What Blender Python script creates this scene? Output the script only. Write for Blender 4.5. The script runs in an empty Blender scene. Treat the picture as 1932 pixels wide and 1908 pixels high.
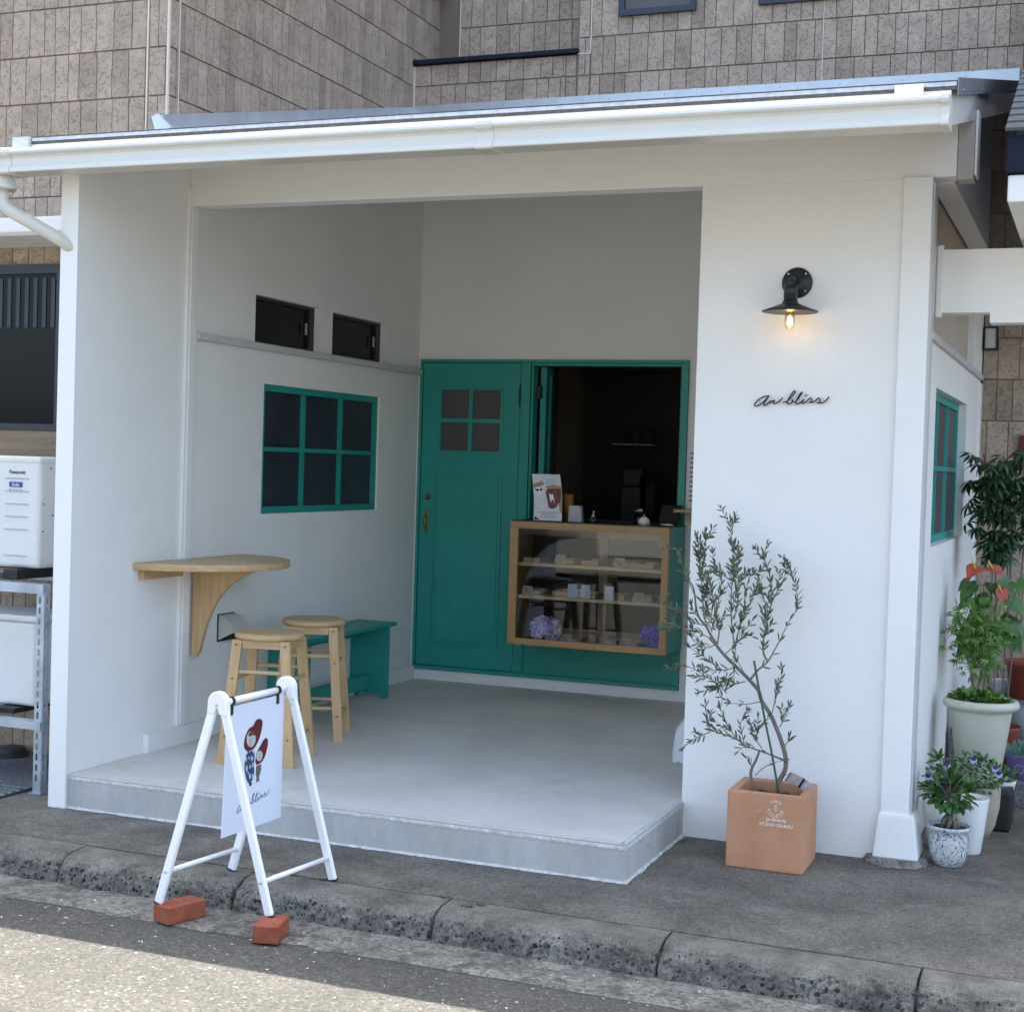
import bpy, math, random
from mathutils import Vector, Matrix, noise
R = math.radians
sc = bpy.context.scene
col = sc.collection
random.seed(7)

# ---------------------------------------------------------------- camera
cam_data = bpy.data.cameras.new("camera")
cam = bpy.data.objects.new("camera", cam_data); col.objects.link(cam); sc.camera = cam
cam_data.sensor_fit = 'HORIZONTAL'; cam_data.sensor_width = 36.0
cam_data.lens = 2846.9 / 1932 * 36.0
cam_data.clip_start = 0.05; cam_data.clip_end = 400
YAW, PITCH, ROLL = 0.3742, -0.0274, 0.0312
fwd = Vector((-math.sin(YAW) * math.cos(PITCH), math.cos(YAW) * math.cos(PITCH), math.sin(PITCH)))
rt = Vector((math.cos(YAW), math.sin(YAW), 0)); up = rt.cross(fwd)
r2 = rt * math.cos(ROLL) + up * math.sin(ROLL); u2 = up * math.cos(ROLL) - rt * math.sin(ROLL)
mw = Matrix((r2, u2, -fwd)).transposed().to_4x4(); mw.translation = Vector((3.9579, -5.121, 1.48))
cam.matrix_world = mw

# ---------------------------------------------------------------- light
SUN_EL = 72.0
world = bpy.data.worlds.new("World"); sc.world = world; world.use_nodes = True
wn = world.node_tree.nodes; wl = world.node_tree.links
bg = wn["Background"]; bg.inputs[1].default_value = 0.15
sky = wn.new("ShaderNodeTexSky"); sky.sky_type = 'NISHITA'; sky.sun_disc = False
sky.sun_elevation = R(SUN_EL); sky.sun_rotation = 0.0; sky.air_density = 0.7; sky.dust_density = 2.6; sky.ozone_density = 0.4
tint = wn.new("ShaderNodeMix"); tint.data_type = 'RGBA'; tint.blend_type = 'MULTIPLY'; tint.inputs[0].default_value = 1.0
tint.inputs[7].default_value = (1.0, 1.01, 0.93, 1)      # hazy summer air, a touch less blue
wl.new(sky.outputs[0], tint.inputs[6]); wl.new(tint.outputs[2], bg.inputs[0])
sl = bpy.data.lights.new("sun", 'SUN'); sl.energy = 2.8; sl.angle = R(0.35); sl.color = (1.0, 0.96, 0.88)
so = bpy.data.objects.new("sun", sl); col.objects.link(so); so.rotation_euler = (R(-(90 - SUN_EL)), 0, 0); so.location = (0, 6, 14)
sc.view_settings.view_transform = 'Standard'; sc.view_settings.look = 'None'
sc.view_settings.exposure = 2.45; sc.view_settings.gamma = 1.0; sc.view_settings.use_curve_mapping = False
sc.cycles.max_bounces = 8; sc.cycles.diffuse_bounces = 5; sc.cycles.transparent_max_bounces = 12

# ---------------------------------------------------------------- materials
def mat(name, c=(.8, .8, .8), rough=.6, var=0.0, vscale=6.0, bump=0.0, bscale=60.0, metal=0.0, spec=.5, c2=None,
        detail=6.0, island=0.0, emit=None, estr=0.0, coat=0.0, stretch=None, speck=None, subsurf=0):
    m = bpy.data.materials.new(name); m.use_nodes = True
    nt = m.node_tree; N = nt.nodes; L = nt.links; b = N["Principled BSDF"]
    b.inputs["Base Color"].default_value = (*c, 1); b.inputs["Roughness"].default_value = rough
    b.inputs["Metallic"].default_value = metal
    b.inputs["Specular IOR Level"].default_value = spec
    b.inputs["Coat Weight"].default_value = coat
    tc = N.new("ShaderNodeTexCoord"); vec = tc.outputs["Object"]
    if stretch:
        mp = N.new("ShaderNodeMapping"); mp.inputs["Scale"].default_value = stretch; L.new(vec, mp.inputs[0]); vec = mp.outputs[0]
    colout = None
    if var > 0 or c2:
        nz = N.new("ShaderNodeTexNoise"); nz.inputs["Scale"].default_value = vscale; nz.inputs["Detail"].default_value = detail
        nz.inputs["Roughness"].default_value = .62
        L.new(vec, nz.inputs["Vector"])
        cr = N.new("ShaderNodeValToRGB"); cr.color_ramp.elements[0].position = .33; cr.color_ramp.elements[1].position = .67
        d = c2 if c2 else tuple(max(0, k * (1 - var)) for k in c); e = c if c2 else tuple(min(1, k * (1 + var)) for k in c)
        cr.color_ramp.elements[0].color = (*d, 1); cr.color_ramp.elements[1].color = (*e, 1)
        L.new(nz.outputs[0], cr.inputs[0]); colout = cr.outputs[0]
    if island > 0:
        g = N.new("ShaderNodeNewGeometry"); mr = N.new("ShaderNodeMapRange")
        mr.inputs[3].default_value = 1 - island; mr.inputs[4].default_value = 1 + island
        L.new(g.outputs["Random Per Island"], mr.inputs[0])
        mx = N.new("ShaderNodeMix"); mx.data_type = 'RGBA'; mx.blend_type = 'MULTIPLY'; mx.inputs[0].default_value = 1
        cmb = N.new("ShaderNodeCombineColor")
        for i in range(3): L.new(mr.outputs[0], cmb.inputs[i])
        if colout: L.new(colout, mx.inputs[6])
        else: mx.inputs[6].default_value = (*c, 1)
        L.new(cmb.outputs[0], mx.inputs[7]); colout = mx.outputs[2]
    if speck:      # (colour, scale, threshold)
        sc_c, sc_s, sc_t = speck
        vo = N.new("ShaderNodeTexNoise"); vo.inputs["Scale"].default_value = sc_s; vo.inputs["Detail"].default_value = 2
        L.new(tc.outputs["Object"], vo.inputs["Vector"])
        mt = N.new("ShaderNodeMapRange"); mt.inputs[1].default_value = sc_t; mt.inputs[2].default_value = sc_t + .04
        L.new(vo.outputs[0], mt.inputs[0])
        mx = N.new("ShaderNodeMix"); mx.data_type = 'RGBA'; L.new(mt.outputs[0], mx.inputs[0])
        if colout: L.new(colout, mx.inputs[6])
        else: mx.inputs[6].default_value = (*c, 1)
        mx.inputs[7].default_value = (*sc_c, 1); colout = mx.outputs[2]
    if colout: L.new(colout, b.inputs["Base Color"])
    if bump > 0:
        nb = N.new("ShaderNodeTexNoise"); nb.inputs["Scale"].default_value = bscale; nb.inputs["Detail"].default_value = 5
        L.new(vec, nb.inputs["Vector"]); bp = N.new("ShaderNodeBump"); bp.inputs["Strength"].default_value = bump
        bp.inputs["Distance"].default_value = .01
        L.new(nb.outputs[0], bp.inputs["Height"]); L.new(bp.outputs[0], b.inputs["Normal"])
    if emit:
        b.inputs["Emission Color"].default_value = (*emit, 1); b.inputs["Emission Strength"].default_value = estr
    return m

def wood(name, a, b_, rough=.5, axis='X', scale=1.0):
    s = {'X': (1.2, 14, 14), 'Y': (14, 1.2, 14), 'Z': (14, 14, 1.2)}[axis]
    m = mat(name, a, rough, c2=b_, vscale=3.2 * scale, stretch=s, detail=7, bump=.06, bscale=14, island=.07)
    return m

def glass_clear(name, tint=(.92, .95, .95), r=.02, ior=1.5):
    m = bpy.data.materials.new(name); m.use_nodes = True; nt = m.node_tree; N = nt.nodes; L = nt.links
    N.remove(N["Principled BSDF"]); out = N["Material Output"]
    t = N.new("ShaderNodeBsdfTransparent"); t.inputs[0].default_value = (*tint, 1)
    g = N.new("ShaderNodeBsdfGlossy"); g.inputs["Roughness"].default_value = r
    f = N.new("ShaderNodeFresnel"); f.inputs[0].default_value = ior
    x = N.new("ShaderNodeMixShader"); L.new(f.outputs[0], x.inputs[0]); L.new(t.outputs[0], x.inputs[1]); L.new(g.outputs[0], x.inputs[2])
    L.new(x.outputs[0], out.inputs[0]); return m

def stone_mat(name, base, dark, light, cell=110, var_scale=3.0, bump=.5, mortar=.0, rough=.9, lowvar=.25, amount=.5, stain=None, speck=None, nr=(.72, 1.25), streak=0):
    """aggregate surface: voronoi stones of different shades, broad stains from noise"""
    m = bpy.data.materials.new(name); m.use_nodes = True; nt = m.node_tree; N = nt.nodes; L = nt.links; b = N["Principled BSDF"]
    b.inputs["Roughness"].default_value = rough; b.inputs["Specular IOR Level"].default_value = .25
    tc = N.new("ShaderNodeTexCoord"); v = tc.outputs["Object"]
    vo = N.new("ShaderNodeTexVoronoi"); vo.inputs["Scale"].default_value = cell; L.new(v, vo.inputs["Vector"])
    sep = N.new("ShaderNodeSeparateColor"); L.new(vo.outputs["Color"], sep.inputs[0])
    cr = N.new("ShaderNodeValToRGB"); el = cr.color_ramp.elements
    el[0].position = 0; el[0].color = (*dark, 1); el[1].position = 1; el[1].color = (*light, 1)
    e = cr.color_ramp.elements.new(.45); e.color = (*base, 1)
    e = cr.color_ramp.elements.new(.9); e.color = (*tuple(k * 1.35 for k in base), 1)
    L.new(sep.outputs[0], cr.inputs[0])
    n2 = N.new("ShaderNodeTexNoise"); n2.inputs["Scale"].default_value = cell * .55; n2.inputs["Detail"].default_value = 5; L.new(v, n2.inputs["Vector"])
    c2 = N.new("ShaderNodeValToRGB"); c2.color_ramp.elements[0].position = .3; c2.color_ramp.elements[1].position = .7
    c2.color_ramp.elements[0].color = (*tuple(k * nr[0] for k in base), 1); c2.color_ramp.elements[1].color = (*tuple(k * nr[1] for k in base), 1)
    L.new(n2.outputs[0], c2.inputs[0])
    mx = N.new("ShaderNodeMix"); mx.data_type = 'RGBA'; mx.inputs[0].default_value = amount
    L.new(c2.outputs[0], mx.inputs[6]); L.new(cr.outputs[0], mx.inputs[7])
    n3 = N.new("ShaderNodeTexNoise"); n3.inputs["Scale"].default_value = var_scale; n3.inputs["Detail"].default_value = 7; n3.inputs["Roughness"].default_value = .65
    if streak:
        mq = N.new("ShaderNodeMapping"); mq.inputs["Scale"].default_value = (1, 1, streak); L.new(v, mq.inputs[0]); L.new(mq.outputs[0], n3.inputs["Vector"])
    else: L.new(v, n3.inputs["Vector"])
    mr = N.new("ShaderNodeMapRange"); mr.inputs[1].default_value = .3; mr.inputs[2].default_value = .7; mr.inputs[3].default_value = 1 - lowvar; mr.inputs[4].default_value = 1 + lowvar
    L.new(n3.outputs[0], mr.inputs[0])
    cc = N.new("ShaderNodeCombineColor"); [L.new(mr.outputs[0], cc.inputs[i]) for i in range(3)]
    m2 = N.new("ShaderNodeMix"); m2.data_type = 'RGBA'; m2.blend_type = 'MULTIPLY'; m2.inputs[0].default_value = 1
    L.new(mx.outputs[2], m2.inputs[6]); L.new(cc.outputs[0], m2.inputs[7]); last = m2.outputs[2]
    if stain:
        n4 = N.new("ShaderNodeTexNoise"); n4.inputs["Scale"].default_value = stain[1]; n4.inputs["Detail"].default_value = 8; n4.inputs["Roughness"].default_value = .7
        L.new(v, n4.inputs["Vector"]); m4 = N.new("ShaderNodeMapRange"); m4.inputs[1].default_value = stain[2]; m4.inputs[2].default_value = stain[2] + .12
        m4.inputs[4].default_value = stain[3]
        L.new(n4.outputs[0], m4.inputs[0]); m3 = N.new("ShaderNodeMix"); m3.data_type = 'RGBA'; L.new(m4.outputs[0], m3.inputs[0])
        L.new(last, m3.inputs[6]); m3.inputs[7].default_value = (*stain[0], 1); last = m3.outputs[2]
    if speck:
        v5 = N.new("ShaderNodeTexVoronoi"); v5.inputs["Scale"].default_value = speck[1]; L.new(v, v5.inputs["Vector"])
        s5 = N.new("ShaderNodeSeparateColor"); L.new(v5.outputs["Color"], s5.inputs[0])
        g5 = N.new("ShaderNodeMath"); g5.operation = 'GREATER_THAN'; g5.inputs[1].default_value = speck[2]; L.new(s5.outputs[1], g5.inputs[0])
        l5 = N.new("ShaderNodeMath"); l5.operation = 'LESS_THAN'; l5.inputs[1].default_value = .33; L.new(v5.outputs["Distance"], l5.inputs[0])
        p5 = N.new("ShaderNodeMath"); p5.operation = 'MULTIPLY'; L.new(g5.outputs[0], p5.inputs[0]); L.new(l5.outputs[0], p5.inputs[1])
        m5 = N.new("ShaderNodeMix"); m5.data_type = 'RGBA'; L.new(p5.outputs[0], m5.inputs[0]); L.new(last, m5.inputs[6]); m5.inputs[7].default_value = (*speck[0], 1); last = m5.outputs[2]
    L.new(last, b.inputs["Base Color"])
    bp = N.new("ShaderNodeBump"); bp.inputs["Strength"].default_value = bump; bp.inputs["Distance"].default_value = .004
    ad = N.new("ShaderNodeMath"); ad.operation = 'ADD'; L.new(n2.outputs[0], ad.inputs[0]); L.new(sep.outputs[0], ad.inputs[1])
    L.new(ad.outputs[0], bp.inputs["Height"]); L.new(bp.outputs[0], b.inputs["Normal"])
    return m

def siding_mat():
    m = bpy.data.materials.new("embossed_siding"); m.use_nodes = True; nt = m.node_tree; N = nt.nodes; L = nt.links; b = N["Principled BSDF"]
    b.inputs["Roughness"].default_value = .8; b.inputs["Specular IOR Level"].default_value = .25
    tc = N.new("ShaderNodeTexCoord"); v = tc.outputs["Object"]; g = N.new("ShaderNodeNewGeometry")
    cr = N.new("ShaderNodeValToRGB"); cr.color_ramp.interpolation = 'LINEAR'
    for i, (p, c) in enumerate([(0, (.325, .25, .19)), (.25, (.40, .31, .24)), (.8, (.43, .335, .26)), (1, (.45, .35, .275))]):
        e = cr.color_ramp.elements[i] if i < 2 else cr.color_ramp.elements.new(p)
        e.position = p; e.color = (*c, 1)
    L.new(g.outputs["Random Per Island"], cr.inputs[0])
    # chiselled pits: short curved strokes
    nz = N.new("ShaderNodeTexNoise"); nz.inputs["Scale"].default_value = 38; nz.inputs["Detail"].default_value = 3; nz.inputs["Distortion"].default_value = 1.6
    L.new(v, nz.inputs["Vector"])
    pr = N.new("ShaderNodeMapRange"); pr.inputs[1].default_value = .55; pr.inputs[2].default_value = .65; L.new(nz.outputs[0], pr.inputs[0])
    n2 = N.new("ShaderNodeTexNoise"); n2.inputs["Scale"].default_value = 9; n2.inputs["Detail"].default_value = 8; L.new(v, n2.inputs["Vector"])
    mr = N.new("ShaderNodeMapRange"); mr.inputs[1].default_value = .3; mr.inputs[2].default_value = .7; mr.inputs[3].default_value = .86; mr.inputs[4].default_value = 1.12
    L.new(n2.outputs[0], mr.inputs[0]); cc = N.new("ShaderNodeCombineColor"); [L.new(mr.outputs[0], cc.inputs[i]) for i in range(3)]
    mx = N.new("ShaderNodeMix"); mx.data_type = 'RGBA'; mx.blend_type = 'MULTIPLY'; mx.inputs[0].default_value = 1
    L.new(cr.outputs[0], mx.inputs[6]); L.new(cc.outputs[0], mx.inputs[7]); L.new(mx.outputs[2], b.inputs["Base Color"])
    h = N.new("ShaderNodeMath"); h.operation = 'MULTIPLY_ADD'; h.inputs[1].default_value = -1.0; L.new(pr.outputs[0], h.inputs[0]); L.new(n2.outputs[0], h.inputs[2])
    bp = N.new("ShaderNodeBump"); bp.inputs["Strength"].default_value = .95; bp.inputs["Distance"].default_value = .0048
    L.new(h.outputs[0], bp.inputs["Height"]); L.new(bp.outputs[0], b.inputs["Normal"])
    return m

M = {}
M['stucco'] = mat("white_stucco", (.81, .795, .765), .85, var=.03, vscale=1.6, bump=.2, bscale=110, spec=.3)
M['trim'] = mat("white_trim_paint", (.81, .80, .775), .5, var=.015, vscale=8, bump=.02, bscale=90)
M['ledge'] = mat("grey_ledge", (.55, .55, .55), .6, var=.08, vscale=9, bump=.05)
M['gutter'] = mat("cream_gutter_plastic", (.66, .64, .58), .35, var=.02, vscale=7, coat=.2)
M['beamgrey'] = mat("greige_cap", (.42, .39, .38), .5, var=.05)
M['roof'] = mat("dark_roofing", (.055, .06, .07), .75, var=.35, vscale=60, bump=.3, bscale=200, speck=((.35, .36, .38), 420, .62))
M['roofmetal'] = mat("blue_grey_flashing", (.52, .54, .56), .38, var=.08, vscale=10, metal=.45, bump=.03, bscale=12)
M['flashlight'] = mat("pale_flashing", (.6, .64, .7), .4, metal=.3, var=.04)
M['slate'] = mat("slate_roofing", (.055, .065, .078), .7, var=.2, vscale=14, bump=.15, bscale=70)
M['navy'] = mat("navy_fascia", (.008, .014, .03), .6, var=.3, vscale=9, bump=.1, spec=.2)
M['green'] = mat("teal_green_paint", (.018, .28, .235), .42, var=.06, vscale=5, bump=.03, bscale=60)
M['green_lit'] = mat("teal_paint_lit", (.03, .33, .30), .42, var=.05, vscale=5, bump=.03, bscale=60)  # same teal paint as the door, lightened for the stronger daylight there
M['darkglass'] = mat("dark_frosted_glass", (.030, .036, .048), .35, var=.25, vscale=2.5, spec=.3)
M['greyglass'] = mat("grey_brown_glass", (.085, .075, .075), .4, var=.12, vscale=3, spec=.4)
M['blackglass'] = mat("black_window_glass", (.006, .007, .009), .08, spec=.12)
M['blackalu'] = mat("black_aluminium", (.012, .012, .014), .4, var=.1)
M['navyalu'] = mat("dark_navy_frame", (.02, .025, .04), .35, var=.1, metal=.2)
M['black'] = mat("black_metal", (.014, .015, .019), .42, var=.12, vscale=30, bump=.03)
M['blackplastic'] = mat("black_plastic", (.01, .01, .01), .5)
M['pine'] = wood("pale_birch_wood", (.60, .415, .215), (.47, .30, .145), .45, 'Z')
M['pineX'] = wood("pale_birch_seat", (.61, .43, .23), (.47, .305, .155), .42, 'X')
M['oak'] = wood("oiled_case_wood", (.47, .275, .115), (.37, .205, .08), .42, 'X')
M['case_in'] = wood("case_inner_wood", (.36, .23, .13), (.26, .16, .085), .55, 'Z')
M['tray'] = wood("tray_wood", (.40, .28, .165), (.32, .21, .12), .55, 'X')
M['woodband'] = wood("weathered_wood_band", (.30, .215, .14), (.20, .14, .09), .7, 'X')
M['clear'] = glass_clear("case_glass")
M['bulbglass'] = glass_clear("bulb_glass", (1, .93, .78), .0, 1.3)
M['filament'] = mat("glowing_filament", (1, .8, .4), .5, emit=(1.0, .62, .22), estr=9)
M['brass'] = mat("aged_brass", (.30, .20, .08), .4, metal=.9, var=.15, vscale=30)
M['steel'] = mat("steel", (.6, .61, .62), .3, metal=.9)
M['galv'] = mat("galvanised_steel", (.50, .56, .64), .42, c2=(.33, .37, .43), vscale=9, metal=.65, bump=.05)
M['acwhite'] = mat("ac_cream_enamel", (.70, .70, .68), .45, var=.03, vscale=5)
M['acdark'] = mat("ac_dark_gap", (.03, .03, .03), .8)
M['acgrey'] = mat("ac_groove_grey", (.42, .42, .41), .6)
M['navytext'] = mat("ink_dark", (.02, .022, .035), .5)
M['bluelabel'] = mat("blue_label", (.03, .05, .30), .4)
M['whiteink'] = mat("white_ink", (.85, .83, .80), .5)
M['signwhite'] = mat("white_painted_aluminium", (.84, .84, .86), .32, coat=.25, var=.01)
M['signcap'] = mat("white_plastic_cap", (.84, .81, .80), .4)
M['panel'] = mat("pale_blue_white_panel", (.66, .70, .80), .4, var=.01)
M['hood'] = mat("print_dark_red", (.22, .035, .045), .5)
M['hair'] = mat("print_brown", (.26, .12, .04), .5)
M['face'] = mat("print_white", (.84, .85, .86), .5)
M['dressblue'] = mat("print_blue", (.055, .12, .30), .5)
M['printgrey'] = mat("print_taupe", (.27, .22, .20), .5)
M['inkblue'] = mat("print_slate_blue", (.09, .15, .23), .5)
M['brick'] = mat("red_brick", (.33, .085, .04), .85, c2=(.22, .055, .03), vscale=18, bump=.25, bscale=120, speck=((.42, .2, .12), 160, .68))
M['terra'] = mat("terracotta", (.54, .275, .155), .85, c2=(.45, .21, .11), vscale=6, bump=.07, bscale=110, speck=((.50, .30, .20), 9, .70))
M['terra2'] = mat("red_brown_plastic", (.26, .06, .035), .5, var=.08)
M['soil'] = mat("potting_soil", (.05, .035, .025), .95, var=.4, vscale=60, bump=.8, bscale=90)
M['bark'] = mat("olive_bark", (.17, .135, .115), .85, var=.3, vscale=40, bump=.4, bscale=120, stretch=(1, 1, .3))
M['twig'] = mat("green_grey_twig", (.17, .165, .10), .8, var=.25, vscale=40)
M['stake'] = mat("green_stake", (.02, .075, .035), .45, bump=.4, bscale=160)
M['olive'] = mat("olive_leaf", (.075, .088, .048), .55, island=.42, var=.15, vscale=20)
M['leafdark'] = mat("dark_glossy_leaf", (.022, .06, .020), .33, island=.45, var=.15, vscale=20)
M['leafmid'] = mat("mid_green_leaf", (.055, .14, .028), .42, island=.45, var=.15, vscale=20)
M['leaflight'] = mat("bright_green_leaf", (.095, .20, .03), .45, island=.4, var=.15, vscale=20)
M['leafficus'] = mat("ficus_leaf", (.045, .115, .022), .3, island=.5, var=.15, vscale=20)
M['succ'] = mat("succulent_grey_green", (.17, .28, .22), .5, island=.35)
M['anth'] = mat("anthurium_red", (.50, .075, .06), .3, c2=(.42, .13, .08), vscale=14)
M['yellow'] = mat("spadix_yellow", (.75, .5, .12), .5)
M['violet'] = mat("pansy_violet", (.06, .02, .16), .6)
M['lilac'] = mat("pale_lilac_petal", (.62, .58, .78), .6)
M['hydlilac'] = mat("lilac_hydrangea_petal", (.62, .50, .74), .6, island=.3)
M['hydblue'] = mat("blue_hydrangea_petal", (.05, .08, .60), .6, island=.4)
M['potcream'] = mat("cream_plastic_pot", (.56, .56, .47), .45, var=.04, bump=.05, bscale=25)
M['potwhite'] = mat("white_glazed_pot", (.78, .78, .75), .3, var=.03)
M['potbeige'] = mat("beige_stone_pot", (.48, .42, .33), .6, c2=(.34, .28, .20), vscale=8)
M['potpurple'] = mat("purple_pot", (.19, .14, .33), .5, var=.05)
M['potbucket'] = mat("pale_blue_bucket", (.62, .66, .70), .4, var=.04)
M['conc_black'] = mat("black_lid", (.045, .045, .045), .7, var=.2)
M['grate'] = mat("galvanised_grate", (.36, .42, .42), .5, metal=.5, var=.2)
M['cream'] = mat("kraft_paper", (.40, .31, .24), .8)
M['card'] = mat("white_card", (.74, .74, .78), .6)
M['paperbag'] = mat("white_paper_bag", (.46, .46, .52), .8, bump=.1, bscale=20)
M['photo_brown'] = mat("print_coffee_brown", (.16, .05, .035), .5, var=.6, vscale=60)
M['photo_tan'] = mat("print_tan", (.42, .27, .15), .5)
M['orange'] = mat("orange_holder", (.36, .13, .02), .5)
M['screen'] = mat("dark_screen", (.015, .015, .017), .15)
M['roomwall'] = mat("room_plaster_dimmed", (.34, .28, .23), .9, var=.06, vscale=3)  # cream plaster coloured darker so the unlit room reads dim
M['roomshade'] = mat("room_shade_tone", (.035, .03, .028), .8, var=.1)  # near-black tone standing for shade in the unlit room
M['soffit'] = mat("beige_soffit", (.50, .44, .37), .7, var=.05)
M['redsign'] = mat("dark_red_sign", (.13, .01, .015), .5)
M['frost'] = mat("frosted_lens", (.55, .56, .54), .35, var=.1, vscale=12)
M['china'] = None
M['ventcream'] = mat("vent_hood_cream", (.58, .57, .53), .45, var=.03)
M['caulk'] = mat("pale_caulk", (.70, .60, .50), .7)
M['siding'] = siding_mat()
M['sidinggap'] = mat("siding_joint", (.19, .145, .115), .9)
M['tag'] = mat("printed_plant_tag", (.50, .46, .46), .4, c2=(.30, .27, .27), vscale=55, detail=3)
M['housewall'] = mat("cream_house_wall", (.55, .52, .46), .8, var=.05)
M['asphalt'] = stone_mat("asphalt", (.088, .083, .073), (.040, .038, .034), (.23, .22, .19), cell=125, var_scale=1.6, bump=.65, lowvar=.18, amount=.55, speck=((.50, .48, .43), 62, .975))
M['apron'] = stone_mat("worn_concrete_apron", (.19, .178, .155), (.05, .048, .042), (.32, .30, .27), cell=100, var_scale=6, bump=.9, lowvar=.38, amount=.6, stain=((.075, .07, .062), 10, .49, .8))
M['pave'] = stone_mat("weathered_concrete", (.150, .135, .112), (.055, .050, .042), (.31, .285, .245), cell=150, var_scale=3.4, bump=.8, lowvar=.36, amount=.5, stain=((.25, .235, .205), 7, .55, .55))
M['kerb_old'] = stone_mat("old_kerb_aggregate", (.145, .138, .125), (.035, .035, .038), (.28, .27, .25), cell=52, var_scale=7, bump=1.0, lowvar=.4, amount=.6, stain=((.055, .055, .052), 6, .53, .7))
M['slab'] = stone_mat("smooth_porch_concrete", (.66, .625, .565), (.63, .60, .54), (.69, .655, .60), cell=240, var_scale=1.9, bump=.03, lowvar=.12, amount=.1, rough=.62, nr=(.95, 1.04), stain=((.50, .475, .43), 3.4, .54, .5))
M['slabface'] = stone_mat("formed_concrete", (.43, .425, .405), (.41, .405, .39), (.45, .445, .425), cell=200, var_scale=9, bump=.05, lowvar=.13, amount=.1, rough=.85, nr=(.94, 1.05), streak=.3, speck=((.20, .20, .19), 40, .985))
M['slabedge'] = stone_mat("pale_mortar_edge", (.52, .51, .485), (.42, .41, .39), (.62, .61, .58), cell=90, var_scale=20, bump=.3, lowvar=.12, amount=.4)
M['granite'] = stone_mat("granite_block", (.16, .16, .165), (.05, .05, .055), (.4, .4, .4), cell=190, var_scale=5, bump=.3, lowvar=.15, amount=.8)
M['ground'] = stone_mat("packed_ground", (.13, .12, .11), (.07, .065, .06), (.2, .19, .17), cell=90, var_scale=.6, bump=.4)
M['granule'] = mat('pale_drip_metal', (.50, .53, .58), .45, c2=(.36, .38, .42), vscale=30, bump=.1, bscale=80, metal=.3)
M['vergedark'] = mat('dark_verge_metal', (.15, .16, .18), .4, var=.1, vscale=8, metal=.3)
M['capblue'] = mat('blue_grey_cap', (.42, .46, .54), .5)
M['packet'] = mat('pale_wrapper', (.50, .52, .58), .25, var=.1, coat=.3)
M['bagwhite'] = mat('dull_white_bag', (.50, .52, .54), .6, var=.08)
M['moss'] = mat("moss", (.07, .09, .02), .9, island=.4)

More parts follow.
